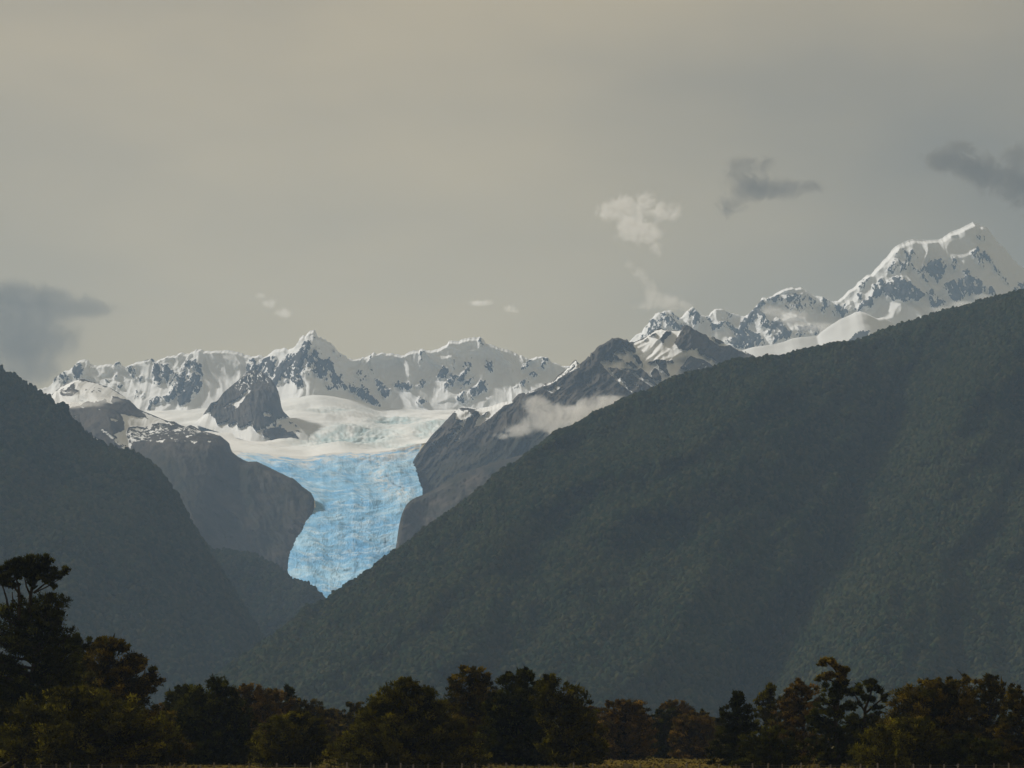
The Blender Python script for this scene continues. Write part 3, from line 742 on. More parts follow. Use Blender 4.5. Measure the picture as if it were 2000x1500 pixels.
def for_rel(L, A, seed, lean, extra=None):
    def f(X, Z, v, rk, ax, ay):
        w = 0.35 * fbm(X / (L * 2), Z / (L * 2), seed, 3)
        d = -(A * ridged((X + lean * Z) / L + w, Z / (L * 2.2), seed + 1, 4, 0.5) + 0.10 * A * fbm(X / (L * .12), Z / (L * .12), seed + 2, 3))
        if extra is not None: d = d + extra(ax, ay)
        return d
    return f
def g_extra(ax, ay):
    cxx = np.interp(ay, [700, 860, 960, 1080, 1160, 1240, 1320, 1400], [1800, 1745, 1715, 1650, 1598, 1545, 1505, 1460])
    val = np.exp(-((ax - cxx) / 88) ** 2) * sstep(780, 1000, ay)
    c2 = np.interp(ay, [880, 1000, 1150, 1300, 1400], [1180, 1120, 1060, 985, 930])
    v2 = np.exp(-((ax - c2) / 60) ** 2) * sstep(920, 1080, ay)
    c3 = np.interp(ay, [1080, 1250, 1400], [1900, 1850, 1790])
    v3 = np.exp(-((ax - c3) / 50) ** 2) * sstep(1020, 1180, ay)
    return 400 * val + 150 * v2 + 40 * v3
slopes = []
slopes.append(sheet('left_forest_slope', F_ridge, [(-80,8300),(0,8300),(130,8150),(350,7900),(600,7300)],
      [(-80,1445),(350,1445),(600,1446)], [(-80,5900),(350,6100),(600,6500)], 3.0, 170, M['forest_floor'], for_rel(330, 260, 201, 0.7), (), 1.0,
      curve=0.95, jag=0.8, jagl=4, seed=61, back=800))
slopes.append(sheet('far_forest_spur', F2_ridge, [(370,9300),(500,9200),(650,8900),(720,8800)],
      [(370,1440),(720,1440)], [(370,8300),(720,8300)], 3.0, 100, M['forest_floor'], for_rel(240, 130, 221, -0.6), (), 1.0,
      curve=0.95, jag=1.0, jagl=4, seed=63, back=500))
slopes.append(sheet('right_forest_hill', G_ridge, [(400,6000),(645,6700),(1000,7500),(1400,8100),(2140,8700)],
      [(400,1447),(2140,1447)], [(400,5600),(800,5300),(1400,5200),(2140,5600)], 3.0, 230, M['forest_floor'], for_rel(400, 430, 241, -0.8, g_extra), (), 1.0,
      curve=0.92, jag=0.6, jagl=4, seed=65, back=900))

# ------------------------------------------------------------------ forest canopy on the slopes (crowns nobody could count)
def crown_proto(name, seed, tall):
    rng = random.Random(seed)
    bm = bmesh.new()
    bmesh.ops.create_icosphere(bm, subdivisions=2, radius=1.0)
    for v_ in bm.verts:
        k = 1 + rng.uniform(-0.24, 0.24)
        v_.co = Vector((v_.co.x * k, v_.co.y * k, v_.co.z * k * tall + 0.45 * tall))
    me = bpy.data.meshes.new(name); bm.to_mesh(me); bm.free()
    me.materials.append(M['forest'])
    return bpy.data.objects.new(name, me)

proto_col = bpy.data.collections.new('canopy_crowns')
for i, tl in enumerate((0.8, 1.05, 1.5, 0.95, 1.2)):
    proto_col.objects.link(crown_proto('crown_shape', 900 + i, tl))

def canopy(name, host, density, s0, s1, seed):
    ng = bpy.data.node_groups.new(name, 'GeometryNodeTree')
    ng.interface.new_socket('Geometry', in_out='INPUT', socket_type='NodeSocketGeometry')
    ng.interface.new_socket('Geometry', in_out='OUTPUT', socket_type='NodeSocketGeometry')
    N = ng.nodes; Lk = ng.links
    go = N.new('NodeGroupOutput')
    oi = N.new('GeometryNodeObjectInfo'); oi.inputs['Object'].default_value = host; oi.transform_space = 'RELATIVE'
    dp = N.new('GeometryNodeDistributePointsOnFaces'); dp.distribute_method = 'RANDOM'
    dp.inputs['Density'].default_value = density; dp.inputs['Seed'].default_value = seed
    Lk.new(oi.outputs['Geometry'], dp.inputs['Mesh'])
    ci = N.new('GeometryNodeCollectionInfo'); ci.inputs['Collection'].default_value = proto_col
    ci.inputs['Separate Children'].default_value = True; ci.inputs['Reset Children'].default_value = True
    ip = N.new('GeometryNodeInstanceOnPoints'); ip.inputs['Pick Instance'].default_value = True
    Lk.new(dp.outputs['Points'], ip.inputs['Points']); Lk.new(ci.outputs[0], ip.inputs['Instance'])
    rs = N.new('FunctionNodeRandomValue'); rs.data_type = 'FLOAT'
    rs.inputs['Min'].default_value = s0; rs.inputs['Max'].default_value = s1
    fl = [i for i in rs.inputs if i.type == 'VALUE']
    fl[0].default_value = s0; fl[1].default_value = s1
    rr = N.new('FunctionNodeRandomValue'); rr.data_type = 'FLOAT_VECTOR'
    rr.inputs[0].default_value = (-0.25, -0.25, 0); rr.inputs[1].default_value = (0.25, 0.25, 6.28)
    Lk.new([o for o in rs.outputs if o.enabled][0], ip.inputs['Scale'])
    Lk.new([o for o in rr.outputs if o.enabled][0], ip.inputs['Rotation'])
    Lk.new(ip.outputs[0], go.inputs[0])
    me = bpy.data.meshes.new(name)
    me.materials.append(M['forest'])
    o = bpy.data.objects.new(name, me); link(o)
    md = o.modifiers.new('canopy', 'NODES'); md.node_group = ng
    return o
tag(canopy('forest', slopes[2], 0.024, 2.4, 6.2, 5), 'dense dark green forest canopy covering the big right hill', 'forest', kind='stuff')
tag(canopy('forest', slopes[0], 0.015, 3.2, 6.8, 6), 'dark hazy forest canopy on the steep left slope', 'forest', kind='stuff')
tag(canopy('forest', slopes[1], 0.016, 3.0, 6.4, 7), 'hazy forest canopy on the far spur below the glacier', 'forest', kind='stuff')

# ------------------------------------------------------------------ plain
me_v = np.array([(-7000, -300, 0), (7000, -300, 0), (7000, 9500, 0), (-7000, 9500, 0)], float)
ground = mesh_np('ground', me_v, np.array([[0, 1, 2, 3]]), M['field'])
tag(ground, kind='structure')

# ------------------------------------------------------------------ foreground trees
OLIVE = [(0.048, 0.046, 0.004), (0.105, 0.094, 0.008), (0.062, 0.058, 0.005)]
DARK = [(0.026, 0.029, 0.004), (0.056, 0.056, 0.006), (0.036, 0.038, 0.005)]
BROWN = [(0.095, 0.062, 0.012), (0.170, 0.108, 0.022), (0.066, 0.050, 0.008)]
MIXED = [(0.066, 0.052, 0.006), (0.120, 0.088, 0.010), (0.040, 0.038, 0.005)]
GOLD = [(0.120, 0.094, 0.010), (0.18, 0.135, 0.018), (0.066, 0.056, 0.007)]

def tube(pts, radii, sides=6):
    pts = np.asarray(pts, float); n = len(pts)
    V = []; F = []
    for i in range(n):
        d = pts[min(i + 1, n - 1)] - pts[max(i - 1, 0)]
        d = d / (np.linalg.norm(d) + 1e-9)
        u = np.cross(d, (0.31, 0.95, 0.05)); u /= np.linalg.norm(u) + 1e-9
        w = np.cross(d, u)
        for k in range(sides):
            a = 2 * math.pi * k / sides
            V.append(pts[i] + radii[i] * (math.cos(a) * u + math.sin(a) * w))
    for i in range(n - 1):
        for k in range(sides):
            k2 = (k + 1) % sides
            F.append((i * sides + k, i * sides + k2, (i + 1) * sides + k2, (i + 1) * sides + k))
    return np.array(V), np.array(F)

def leaf_tris(rng, centers, sizes, n_each, L, pal, flat=0.6, outward=None):
    """pointed leaf sprays scattered through foliage clumps"""
    nC = len(centers)
    idx = np.repeat(np.arange(nC), n_each)
    n = len(idx)
    g = rng.normal(0, 1, (n, 3)); g /= np.linalg.norm(g, axis=1)[:, None] + 1e-9
    rad = rng.random(n)[:, None] ** 0.45
    off = g * rad * sizes[idx][:, None]; off[:, 2] *= flat
    c = centers[idx] + off
    nr_ = g * 0.9 + rng.normal(0, 0.35, (n, 3)); nr_[:, 2] += 0.7
    if outward is not None: nr_ += 0.4 * outward[idx]
    d = g * 0.6 + rng.normal(0, 0.7, (n, 3)); d[:, 2] += 0.35
    d /= np.linalg.norm(d, axis=1)[:, None] + 1e-9
    s = np.cross(d, nr_); s /= np.linalg.norm(s, axis=1)[:, None] + 1e-9
    ln = L * rng.uniform(0.6, 1.35, n)[:, None]
    a = c - d * ln * 0.35 + s * ln * 0.26
    b_ = c - d * ln * 0.35 - s * ln * 0.26
    t_ = c + d * ln * 0.75
    V = np.stack([a, b_, t_], 1).reshape(-1, 3)
    F = np.arange(n * 3).reshape(-1, 3)
    pal = np.array(pal)
    cl = rng.integers(0, len(pal), nC)
    cv = 1.05 * pal[cl][idx] * rng.uniform(0.7, 1.3, n)[:, None] * rng.choice([0.55, 0.85, 1.0, 1.6], nC)[idx][:, None]  # brightness steps per clump paint highlights and shadow into the tint
    C = np.repeat(np.concatenate([cv, np.ones((n, 1))], 1), 3, 0)
    return V, F, C

def make_tree(name, label, rows, D, tx, pal, seed, group=None, lobes=(), leaf=0.40, dens=1.0, stems=(), nbr=None, cat='tree', trunk_r=None, parts=True, tips=None):
    rng = np.random.default_rng(seed)
    bx, by, _ = P(tx, HORIZON, D); bx = float(bx)
    mpp = D / FPX                                   # metres per photo pixel
    def zof(y): return float(P(tx, y, D)[2])
    root = bpy.data.objects.new(name, None)
    root.empty_display_size = 1.0
    link(root); root.location = (bx, D, 0)
    tag(root, label, cat, group)
    cs, ss, ow = [], [], []
    tV, tF, off = [], [], 0
    def addtube(p, r, s=5):
        nonlocal off
        v_, f_ = tube(p, r, s)
        tV.append(v_); tF.append(f_ + off); off += len(v_)
    topz = 0.0
    if rows:
        ry = np.array([r[0] for r in rows], float); rl = np.array([r[1] for r in rows], float); rr_ = np.array([r[2] for r in rows], float)
        topz = zof(ry[0]); lowz = max(zof(ry[-1]), 0.8)
        H = topz - lowz
        midx = ((rl + rr_) / 2 - tx) * mpp
        Wmax = (rr_ - rl).max() * mpp / 2
        area = np.trapz(rr_ - rl, ry) * mpp * mpp
        nb = nbr or int(np.clip(area * 1.0 * dens, 34, 190))
        trad = trunk_r or 0.035 * (topz) + 0.05
        # trunk with a gentle bend
        tt = np.linspace(0, 1, 7)
        lean = np.interp(topz, [0, topz], [0, float(midx[0])])
        tp = np.stack([lean * tt ** 1.6 + 0.25 * np.sin(tt * 5 + seed), 0.3 * np.sin(tt * 4 + seed * 2), tt * topz * 0.93], 1)
        tp[0, :2] = 0
        addtube(tp, trad * (1 - 0.88 * tt) + 0.03, 8)
        # stratified tips: height by row width, azimuth all round
        wts = (rr_ - rl); yy = np.linspace(ry[0], ry[-1], 200)
        wy_ = np.interp(yy, ry, wts) + 0.15 * wts.max()
        cdf = np.cumsum(wy_); cdf /= cdf[-1]
        q = (np.arange(nb) + rng.random(nb)) / nb
        ty = np.interp(q, cdf, yy)
        az = rng.random(nb) * 2 * math.pi
        for i in range(nb):
            y_ = ty[i]
            L_, R_ = np.interp(y_, ry, rl), np.interp(y_, ry, rr_)
            hw = (R_ - L_) / 2 * mpp * 1.08 + 0.25; cx_ = ((R_ + L_) / 2 - tx) * mpp
            f = rng.uniform(0.72, 1.03) if i % 3 else rng.uniform(0.2, 0.75)
            if i % 2: az[i] = rng.normal(0 if i % 4 == 1 else math.pi, 0.5)
            tip = np.array([cx_ + math.cos(az[i]) * hw * f, math.sin(az[i]) * hw * f * 0.95, zof(y_)])
            rise = np.hypot(tip[0] - cx_, tip[1]) * rng.uniform(0.25, 0.7)
            hb = np.clip((tip[2] - rise) / (topz * 0.93), 0.08, 0.97)
            st = np.array([np.interp(hb, tt, tp[:, k]) for k in range(3)])
            mid = (st + tip) / 2 + np.array([0, 0, -0.08 * np.linalg.norm(tip - st)]) + rng.normal(0, 0.12, 3)
            ts = np.linspace(0, 1, 5)[:, None]
            cur = (1 - ts) ** 2 * st + 2 * ts * (1 - ts) * mid + ts ** 2 * tip
            br = np.clip(0.02 * np.linalg.norm(tip - st) + 0.03, 0.03, 0.22)
            if i % 2 == 0 or br > 0.1:
                addtube(cur, br * (1 - 0.8 * ts[:, 0]) + 0.012, 4)
            ln_ = np.linalg.norm(tip - st)
            k = int(np.clip(ln_ / 0.95, 2, 7))
            for s_ in np.linspace(0.35, 1.0, k):
                p = (1 - s_) ** 2 * st + 2 * s_ * (1 - s_) * mid + s_ ** 2 * tip
                sz = np.clip(0.14 * Wmax + 0.25, 0.55, 1.35) * rng.uniform(0.7, 1.2) * (1.0 if s_ < 0.95 else 0.75)
                cs.append(p + rng.normal(0, 0.25 * sz, 3)); ss.append(sz)
                o_ = np.array([p[0] - cx_, p[1], 0.4]); ow.append(o_ / (np.linalg.norm(o_) + 1e-9))
        # upright leader tufts along the outline so the skyline is ragged
        for i in range(max(6, nb // 6)):
            y_ = ry[0] + (ry[-1] - ry[0]) * rng.random() ** 1.8 * 0.55
            side = rng.uniform(-1, 1)
            L_, R_ = np.interp(y_, ry, rl), np.interp(y_, ry, rr_)
            x_ = ((L_ + R_) / 2 + side * (R_ - L_) / 2 - tx) * mpp
            z_ = zof(y_)
            hgt = rng.uniform(0.3, 0.8)
            for s_ in (0.0, 0.5, 1.0):
                cs.append(np.array([x_ + 0.3 * side * s_, rng.normal(0, 0.3 * Wmax), z_ - 0.4 + hgt * s_])); ss.append(0.62 - 0.2 * s_); ow.append(np.array([0, 0, 1.0]))
    for stem in stems:
        pts = []
        for (x_, y_, r_) in stem:
            pts.append(((x_ - tx) * mpp, 0.15 * math.sin(x_ + y_), max(zof(y_), 0)))
        addtube(np.array(pts), [s[2] * mpp for s in stem], 6)
    for (x_, y_, rx_, ry2) in lobes:
        c0 = np.array([(x_ - tx) * mpp, 0, zof(y_)])
        n_ = int(max(6, rx_ * ry2 * mpp * mpp * 11))
        for k in range(n_):
            g = rng.normal(0, 1, 3); g /= np.linalg.norm(g) + 1e-9
            g = g * rng.random() ** 0.4
            cs.append(c0 + g * np.array([rx_ * mpp, rx_ * mpp * 0.8, ry2 * mpp]))
            ss.append(rng.uniform(0.35, 0.6)); ow.append(np.array([0, 0, 1.0]))
    cs = np.array(cs); ss = np.array(ss); ow = np.array(ow)
    if len(tV):
        mesh_np('trunk', np.concatenate(tV), np.concatenate(tF), M['bark'], root, smooth=True)
    ne = int(np.clip(51 * dens, 18, 62))
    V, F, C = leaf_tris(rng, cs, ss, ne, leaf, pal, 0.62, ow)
    # coarse inner foliage keeps the crown's heart opaque, its tint darkened as inner shade
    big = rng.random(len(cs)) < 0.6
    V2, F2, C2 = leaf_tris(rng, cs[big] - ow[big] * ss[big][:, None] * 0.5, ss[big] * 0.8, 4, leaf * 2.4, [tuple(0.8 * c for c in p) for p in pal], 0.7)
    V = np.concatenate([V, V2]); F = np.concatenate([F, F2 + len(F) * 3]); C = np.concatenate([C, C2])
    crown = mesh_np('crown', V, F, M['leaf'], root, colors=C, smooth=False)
    return root

G1 = 'big trees along the near side of the field'
G2 = 'lower trees along the far side of the field'
T = []
T.append(make_tree('tall_tree', 'tallest tree, at the left edge, with a bare-stemmed umbrella top', [(1158,70,122),(1182,-8,126),(1230,-40,125),(1260,-60,138),(1300,-70,150),(1400,-80,160),(1485,-80,150)], 560, 40, DARK, 101, G1,
   lobes=[(8,1136,18,9),(40,1124,16,8),(70,1128,20,9),(94,1138,14,7),(24,1142,10,5),(62,1140,10,5),(0,1112,20,10),(20,1104,20,10),(50,1106,26,10),(74,1108,20,10),(100,1120,16,8),(12,1122,20,12),(40,1098,24,12),(62,1092,20,10),(82,1096,16,13),(90,1112,14,12),(28,1112,22,12),(60,1112,26,10),(112,1118,14,7),(102,1128,14,6),(122,1113,6,6),(-8,1132,18,12),(85,1126,10,8)],
   stems=[[(36,1260,4),(35,1195,3.6),(34,1160,3.2),(32,1140,2.4),(24,1124,1.4)],[(34,1160,2.4),(20,1140,1.8),(2,1130,1.2)],[(55,1230,4),(56,1165,3.8),(60,1140,2.8),(66,1115,1.8)],[(56,1162,2.4),(48,1145,1.8),(44,1125,1.3)],[(62,1158,2.2),(82,1142,1.6),(104,1130,1.0)],[(64,1158,1.6),(90,1145,1.2),(114,1130,0.7)],[(20,1240,2.6),(10,1170,2.2),(2,1145,1.4),(-6,1135,1)],[(18,1195,1.8),(22,1175,1.5),(20,1156,1.0)]], dens=1.15))
T.append(make_tree('leafy_tree', 'narrow dark tree just right of the tallest tree', [(1240,140,162),(1255,125,180),(1300,112,188),(1400,105,195),(1490,115,188)], 620, 150, DARK, 102, G1))
T.append(make_tree('leafy_tree', 'olive-brown tree with ragged upswept top, third from the left edge', [(1247,195,214),(1262,180,252),(1285,170,277),(1310,165,300),(1330,165,310),(1352,160,304),(1400,155,298),(1485,165,296)], 585, 226, MIXED, 103, G1))
T.append(make_tree('spreading_tree', 'low wide olive tree in front of the tallest left trees', [(1345,118,165),(1372,60,250),(1400,30,296),(1430,8,328),(1470,15,344),(1488,40,338)], 535, 128, OLIVE, 104, G1, stems=[[(96,1502,5),(94,1470,4)],[(116,1502,6),(118,1465,5)],[(210,1503,8),(205,1480,6),(190,1455,4)],[(214,1500,3),(240,1487,2.4),(270,1478,1.2)],[(5,1503,7),(30,1485,5),(60,1465,3)],[(75,1502,3),(70,1488,2.5),(66,1470,2)]], dens=1.1))
T.append(make_tree('leafy_tree', 'bushy dark tree filling between the left clump and the field', [(1390,300,328),(1415,285,352),(1455,280,372),(1490,290,368)], 610, 325, MIXED, 105, G1))
T.append(make_tree('leafy_tree', 'small dark tree with knobbly crown behind the left clump', [(1338,345,372),(1358,324,392),(1420,312,402),(1486,320,396)], 720, 358, DARK, 106, G2))
T.append(make_tree('leafy_tree', 'dark green tree with a pointed tuft, left of the brown trees', [(1325,415,432),(1340,382,445),(1360,357,470),(1400,342,488),(1450,338,498),(1490,346,494)], 650, 420, DARK, 107, G1))
T.append(make_tree('brown_tree', 'leftmost of the rusty brown trees, with a flat-topped crown', [(1338,470,495),(1352,456,520),(1380,446,540),(1430,440,550),(1482,450,540)], 770, 488, BROWN, 108, G2))
T.append(make_tree('brown_tree', 'rusty brown tree right of the flat-topped brown one', [(1348,515,545),(1364,500,570),(1400,490,590),(1480,500,590)], 800, 536, BROWN, 109, G2))
T.append(make_tree('spire_tree', 'thin dark spire poking above the brown trees', [(1340,560,564),(1352,552,572),(1375,549,588),(1400,542,600),(1480,546,600)], 830, 566, DARK, 110, G2))
T.append(make_tree('brown_tree', 'brown tree at the right end of the rusty group', [(1368,585,612),(1385,570,632),(1420,565,648),(1480,570,648)], 800, 604, MIXED, 111, G2))
T.append(make_tree('round_tree', 'round dark olive tree below the rusty brown trees', [(1393,562,600),(1405,526,622),(1425,502,638),(1450,490,646),(1480,492,638),(1494,505,620)], 595, 566, OLIVE, 112, G1))
T.append(make_tree('leafy_tree', 'low brownish tree just left of the central gap', [(1385,622,650),(1400,612,668),(1440,612,676),(1480,616,676)], 860, 640, MIXED, 113, G2))
T.append(make_tree('leafy_tree', 'small dark-topped tree behind the left edge of the central tree', [(1372,680,702),(1385,668,716),(1420,660,726),(1480,666,720)], 840, 692, MIXED, 114, G2))
T.append(make_tree('spreading_tree', 'broad olive central tree with upright tufts on top', [(1328,774,798),(1342,752,838),(1356,735,858),(1375,722,872),(1400,700,892),(1425,680,915),(1450,662,926),(1475,650,940),(1495,664,944)], 575, 800, OLIVE, 115, G1, stems=[[(815,1470,1.6),(845,1445,1.3),(852,1435,0.8)]], dens=1.15))
T.append(make_tree('leafy_tree', 'dome-topped dark tree behind and right of the central tree', [(1303,905,940),(1315,890,948),(1335,875,962),(1365,868,976),(1400,870,985),(1450,880,990),(1486,890,985)], 650, 925, MIXED, 116, G1))
T.append(make_tree('leafy_tree', 'tall dark tree, left one of the twin-topped pair', [(1307,1002,1022),(1322,986,1045),(1345,968,1068),(1380,952,1080),(1430,942,1082),(1470,942,1088),(1490,952,1085)], 615, 1018, DARK, 117, G1))
T.append(make_tree('leafy_tree', 'dark tree stepping down to the right, right one of the twin-topped pair', [(1320,1070,1084),(1335,1052,1100),(1350,1042,1138),(1375,1042,1144),(1395,1050,1160),(1430,1060,1178),(1465,1060,1192),(1488,1072,1186)], 590, 1102, OLIVE, 118, G1, dens=1.05))
T.append(make_tree('brown_tree', 'brown tree with wispy crown right of the twin-topped pair', [(1368,1200,1245),(1378,1186,1258),(1400,1170,1266),(1440,1162,1276),(1480,1172,1270)], 800, 1222, BROWN, 119, G2, lobes=[(1187,1374,4,6)]))
T.append(make_tree('leafy_tree', 'small dark knob-topped tree between two brown trees', [(1387,1286,1314),(1400,1270,1326),(1440,1262,1332),(1480,1270,1326)], 860, 1298, DARK, 120, G2))
T.append(make_tree('brown_tree', 'low brown tree with golden tips left of the dark cone', [(1393,1332,1360),(1400,1320,1384),(1430,1312,1394),(1480,1316,1394)], 840, 1350, BROWN, 121, G2))
T.append(make_tree('leafy_tree', 'slim tree tucked behind the left side of the dark cone', [(1388,1370,1378),(1400,1362,1392),(1480,1360,1402)], 890, 1380, MIXED, 122, G2))
T.append(make_tree('conical_tree', 'blackish cone-shaped tree right of the low brown trees', [(1354,1440,1444),(1370,1428,1455),(1390,1412,1470),(1420,1402,1482),(1460,1390,1490),(1493,1392,1494)], 615, 1442, [tuple(0.7 * c for c in p) for p in DARK], 123, G1, dens=1.1))
T.append(make_tree('spire_tree', 'olive tree with two slim spires right of the dark cone', [(1338,1497,1506),(1355,1489,1525),(1380,1478,1540),(1430,1470,1550),(1490,1476,1550)], 670, 1506, OLIVE, 124, G1, lobes=[(1487,1362,4,8)]))
T.append(make_tree('brown_tree', 'reddish brown tree left of the plume-topped tree', [(1330,1560,1578),(1340,1538,1590),(1370,1525,1602),(1420,1512,1610),(1490,1520,1606)], 640, 1566, BROWN, 125, G1))
T.append(make_tree('plumed_tree', 'tall tree with golden windswept plumes on top', [(1334,1612,1650),(1350,1602,1655),(1390,1586,1662),(1440,1580,1672),(1496,1590,1662)], 575, 1634, DARK, 126, G1,
   lobes=[], stems=[[(1634,1400,4),(1640,1335,3),(1634,1310,2),(1622,1296,1.2)],[(1640,1330,2),(1644,1310,1.4)],[(1638,1335,2),(1615,1325,1.2)]]))
T.append(make_tree('open_tree', 'tree with open forked branches and sky gaps right of the plumed tree', [(1392,1645,1728),(1430,1632,1742),(1490,1642,1738)], 605, 1690, DARK, 127, G1,
   lobes=[(1702,1332,14,8),(1690,1340,20,7),(1718,1345,12,9),(1672,1350,20,9),(1728,1362,8,8),(1655,1352,12,8),(1692,1362,24,6),(1670,1376,22,6),(1712,1382,10,5)],
   stems=[[(1690,1430,4),(1690,1385,3),(1700,1360,2.2),(1704,1340,1.2)],[(1690,1390,2.4),(1675,1365,1.6),(1668,1352,1)],[(1692,1392,2.2),(1715,1372,1.5),(1728,1360,0.9)],[(1695,1400,1.8),(1720,1390,1.3),(1738,1394,0.7)]]))
T.append(make_tree('round_tree', 'largest round-headed tree on the right, brown-olive', [(1329,1805,1872),(1345,1762,1884),(1370,1742,1894),(1400,1727,1900),(1440,1722,1904),(1496,1732,1900)], 585, 1815, MIXED, 128, G1, dens=1.1))
T.append(make_tree('dead_topped_tree', 'thin snag with one leafy tuft above the right trees', [], 650, 1884, GOLD, 129, G1, lobes=[(1886,1324,6,7),(1892,1328,5,3)], stems=[[(1884,1497,3),(1884,1400,2.4),(1884,1340,1.6),(1882,1322,1.1),(1876,1313,0.8),(1870,1307,0.4)]]))
T.append(make_tree('leafy_tree', 'brown-olive tree with peaked crown right of the snag', [(1320,1928,1938),(1330,1902,1955),(1345,1890,1968),(1380,1886,1978),(1430,1882,1984),(1496,1890,1980)], 605, 1930, MIXED, 130, G1, stems=[[(1925,1440,2.4),(1932,1400,1.8),(1926,1380,1.2)],[(1942,1425,1.4),(1950,1415,0.9)]]))
T.append(make_tree('leafy_tree', 'tree cut off by the right edge of the picture', [(1343,1975,1982),(1362,1968,2006),(1400,1956,2040),(1450,1950,2060),(1496,1960,2050)], 575, 2004, MIXED, 131, G1))
T.append(make_tree('low_tree', 'low bushy tree with tan sprays in front of the round-headed tree', [(1402,1760,1800),(1425,1702,1828),(1455,1664,1848),(1492,1654,1858)], 532, 1752, OLIVE, 132, G1, dens=0.9))
T.append(make_tree('low_tree', 'low black-green bush below the dark cone', [(1420,1482,1520),(1450,1452,1562),(1492,1442,1580)], 540, 1510, DARK, 133, G1, dens=0.9))
T.append(make_tree('low_tree', 'low dark bush at the foot of the right-hand trees', [(1438,1852,1900),(1460,1832,1950),(1496,1822,1980)], 530, 1900, DARK, 134, G1, dens=0.9))
# golden plumes of the tall right tree: a part with a look of its own
plume_host = [o for o in T if o.name.startswith('plumed_tree')][0]
_rng = np.random.default_rng(77)
_cs, _ss = [], []
for (x_, y_, rx_, ry_) in [(1606,1296,10,6),(1616,1291,14,5),(1626,1293,6,5),(1632,1301,9,4),(1650,1308,10,5),(1640,1305,6,4),(1606,1324,16,5),(1618,1318,12,6),(1640,1322,14,9),(1650,1332,8,6)]:
    c0 = np.array(P(x_, y_, 575)).ravel() - np.array([plume_host.location.x, 575, 0])
    for k in range(int(6 + rx_ * ry_ * 0.14)):
        g = _rng.normal(0, 1, 3); g /= np.linalg.norm(g)
        _cs.append(c0 + g * _rng.random() ** 0.4 * np.array([rx_, rx_ * 0.8, ry_]) * 575 / FPX); _ss.append(_rng.uniform(0.3, 0.5))
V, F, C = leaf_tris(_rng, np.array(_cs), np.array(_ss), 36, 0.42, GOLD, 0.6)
tag(mesh_np('plume', V, F, M['leaf'], plume_host, colors=C, smooth=False), 'golden feathery foliage tufts')

# copies that close the back of the field
src = [T[7], T[12], T[13], T[19]]
rng = random.Random(5)
k = 0
for x_ in range(315, 1420, 42):
    s = src[k % 4]; k += 1
    D_ = 930 + rng.uniform(-25, 45)
    o = s.copy(); scene.collection.objects.link(o)
    sc_ = rng.uniform(0.72, 0.92)
    o.location = (float(P(x_ + rng.uniform(-10, 10), HORIZON, D_)[0]), D_, 0)
    o.scale = (sc_ * rng.uniform(1.0, 1.35), sc_, sc_); o.rotation_euler = (0, 0, rng.uniform(0, 6.28))
    tag(o, 'low distant tree in the dark row closing the far side of the field', 'tree', 'row of trees at the far end of the field')
    for ch in s.children:
        c = ch.copy(); scene.collection.objects.link(c); c.parent = o

# ------------------------------------------------------------------ fence
def box(bm, x0, x1, y0, y1, z0, z1):
    vs = [bm.verts.new(p) for p in ((x0, y0, z0), (x1, y0, z0), (x1, y1, z0), (x0, y1, z0), (x0, y0, z1), (x1, y0, z1), (x1, y1, z1), (x0, y1, z1))]
    for f in ((0, 3, 2, 1), (4, 5, 6, 7), (0, 1, 5, 4), (1, 2, 6, 5), (2, 3, 7, 6), (3, 0, 4, 7)):
        bm.faces.new([vs[i] for i in f])
def bm_mesh(name, bm, mat):
    me = bpy.data.meshes.new(name); bm.to_mesh(me); bm.free(); me.materials.append(mat); return me
fence = bpy.data.objects.new('post_fence', None); link(fence); fence.location = (0, 488, 0)
tag(fence, 'weathered post and wire fence along the bottom of the field', 'fence')
bm = bmesh.new(); box(bm, -0.09, 0.09, -0.08, 0.08, 0, 1.2)
bmesh.ops.bevel(bm, geom=list(bm.edges), offset=0.02, segments=1, affect='EDGES')
post_me = bm_mesh('post', bm, M['timber'])
x = -62.0
rng = random.Random(9)
while x < 66:
    o = bpy.data.objects.new('post', post_me); link(o, fence)
    o.location = (x, rng.uniform(-0.1, 0.1), 0); o.scale = (1, 1, rng.uniform(0.88, 1.12)); o.rotation_euler = (rng.uniform(-.03, .03), rng.uniform(-.05, .05), rng.uniform(-.4, .4))
    x += rng.uniform(1.6, 2.6)
for z_ in (0.35, 0.65, 0.95):
    v_, f_ = tube([(-62, 0, z_), (0, 0, z_ - 0.02), (66, 0, z_)], [0.012] * 3, 4)
    mesh_np('wire', v_, f_, M['wire'], fence)
def gate(px0, px1, label):
    D_ = 486
    x0 = float(P(px0, 1490, D_)[0]); x1 = float(P(px1, 1490, D_)[0])
    r_ = bpy.data.objects.new('timber_gate', None); link(r_); r_.location = ((x0 + x1) / 2, D_, 0)
    tag(r_, label, 'gate')
    w = (x1 - x0) / 2
    for s in (-1, 1):
        bm = bmesh.new(); box(bm, s * w - 0.06, s * w + 0.06, -0.05, 0.05, 0, 1.22)
        link(bpy.data.objects.new('gate_post', bm_mesh('gate_post', bm, M['timber'])), r_)
    for i in range(5):
        bm = bmesh.new(); box(bm, -w + 0.062, w - 0.062, -0.03, 0.03, 0.2 + 0.2 * i, 0.34 + 0.2 * i)
        link(bpy.data.objects.new('rail', bm_mesh('rail', bm, M['timber'])), r_)
gate(1219, 1234, 'short pale timber gate panel in the fence')
gate(1299, 1322, 'longer pale timber gate panel near the dark cone tree')

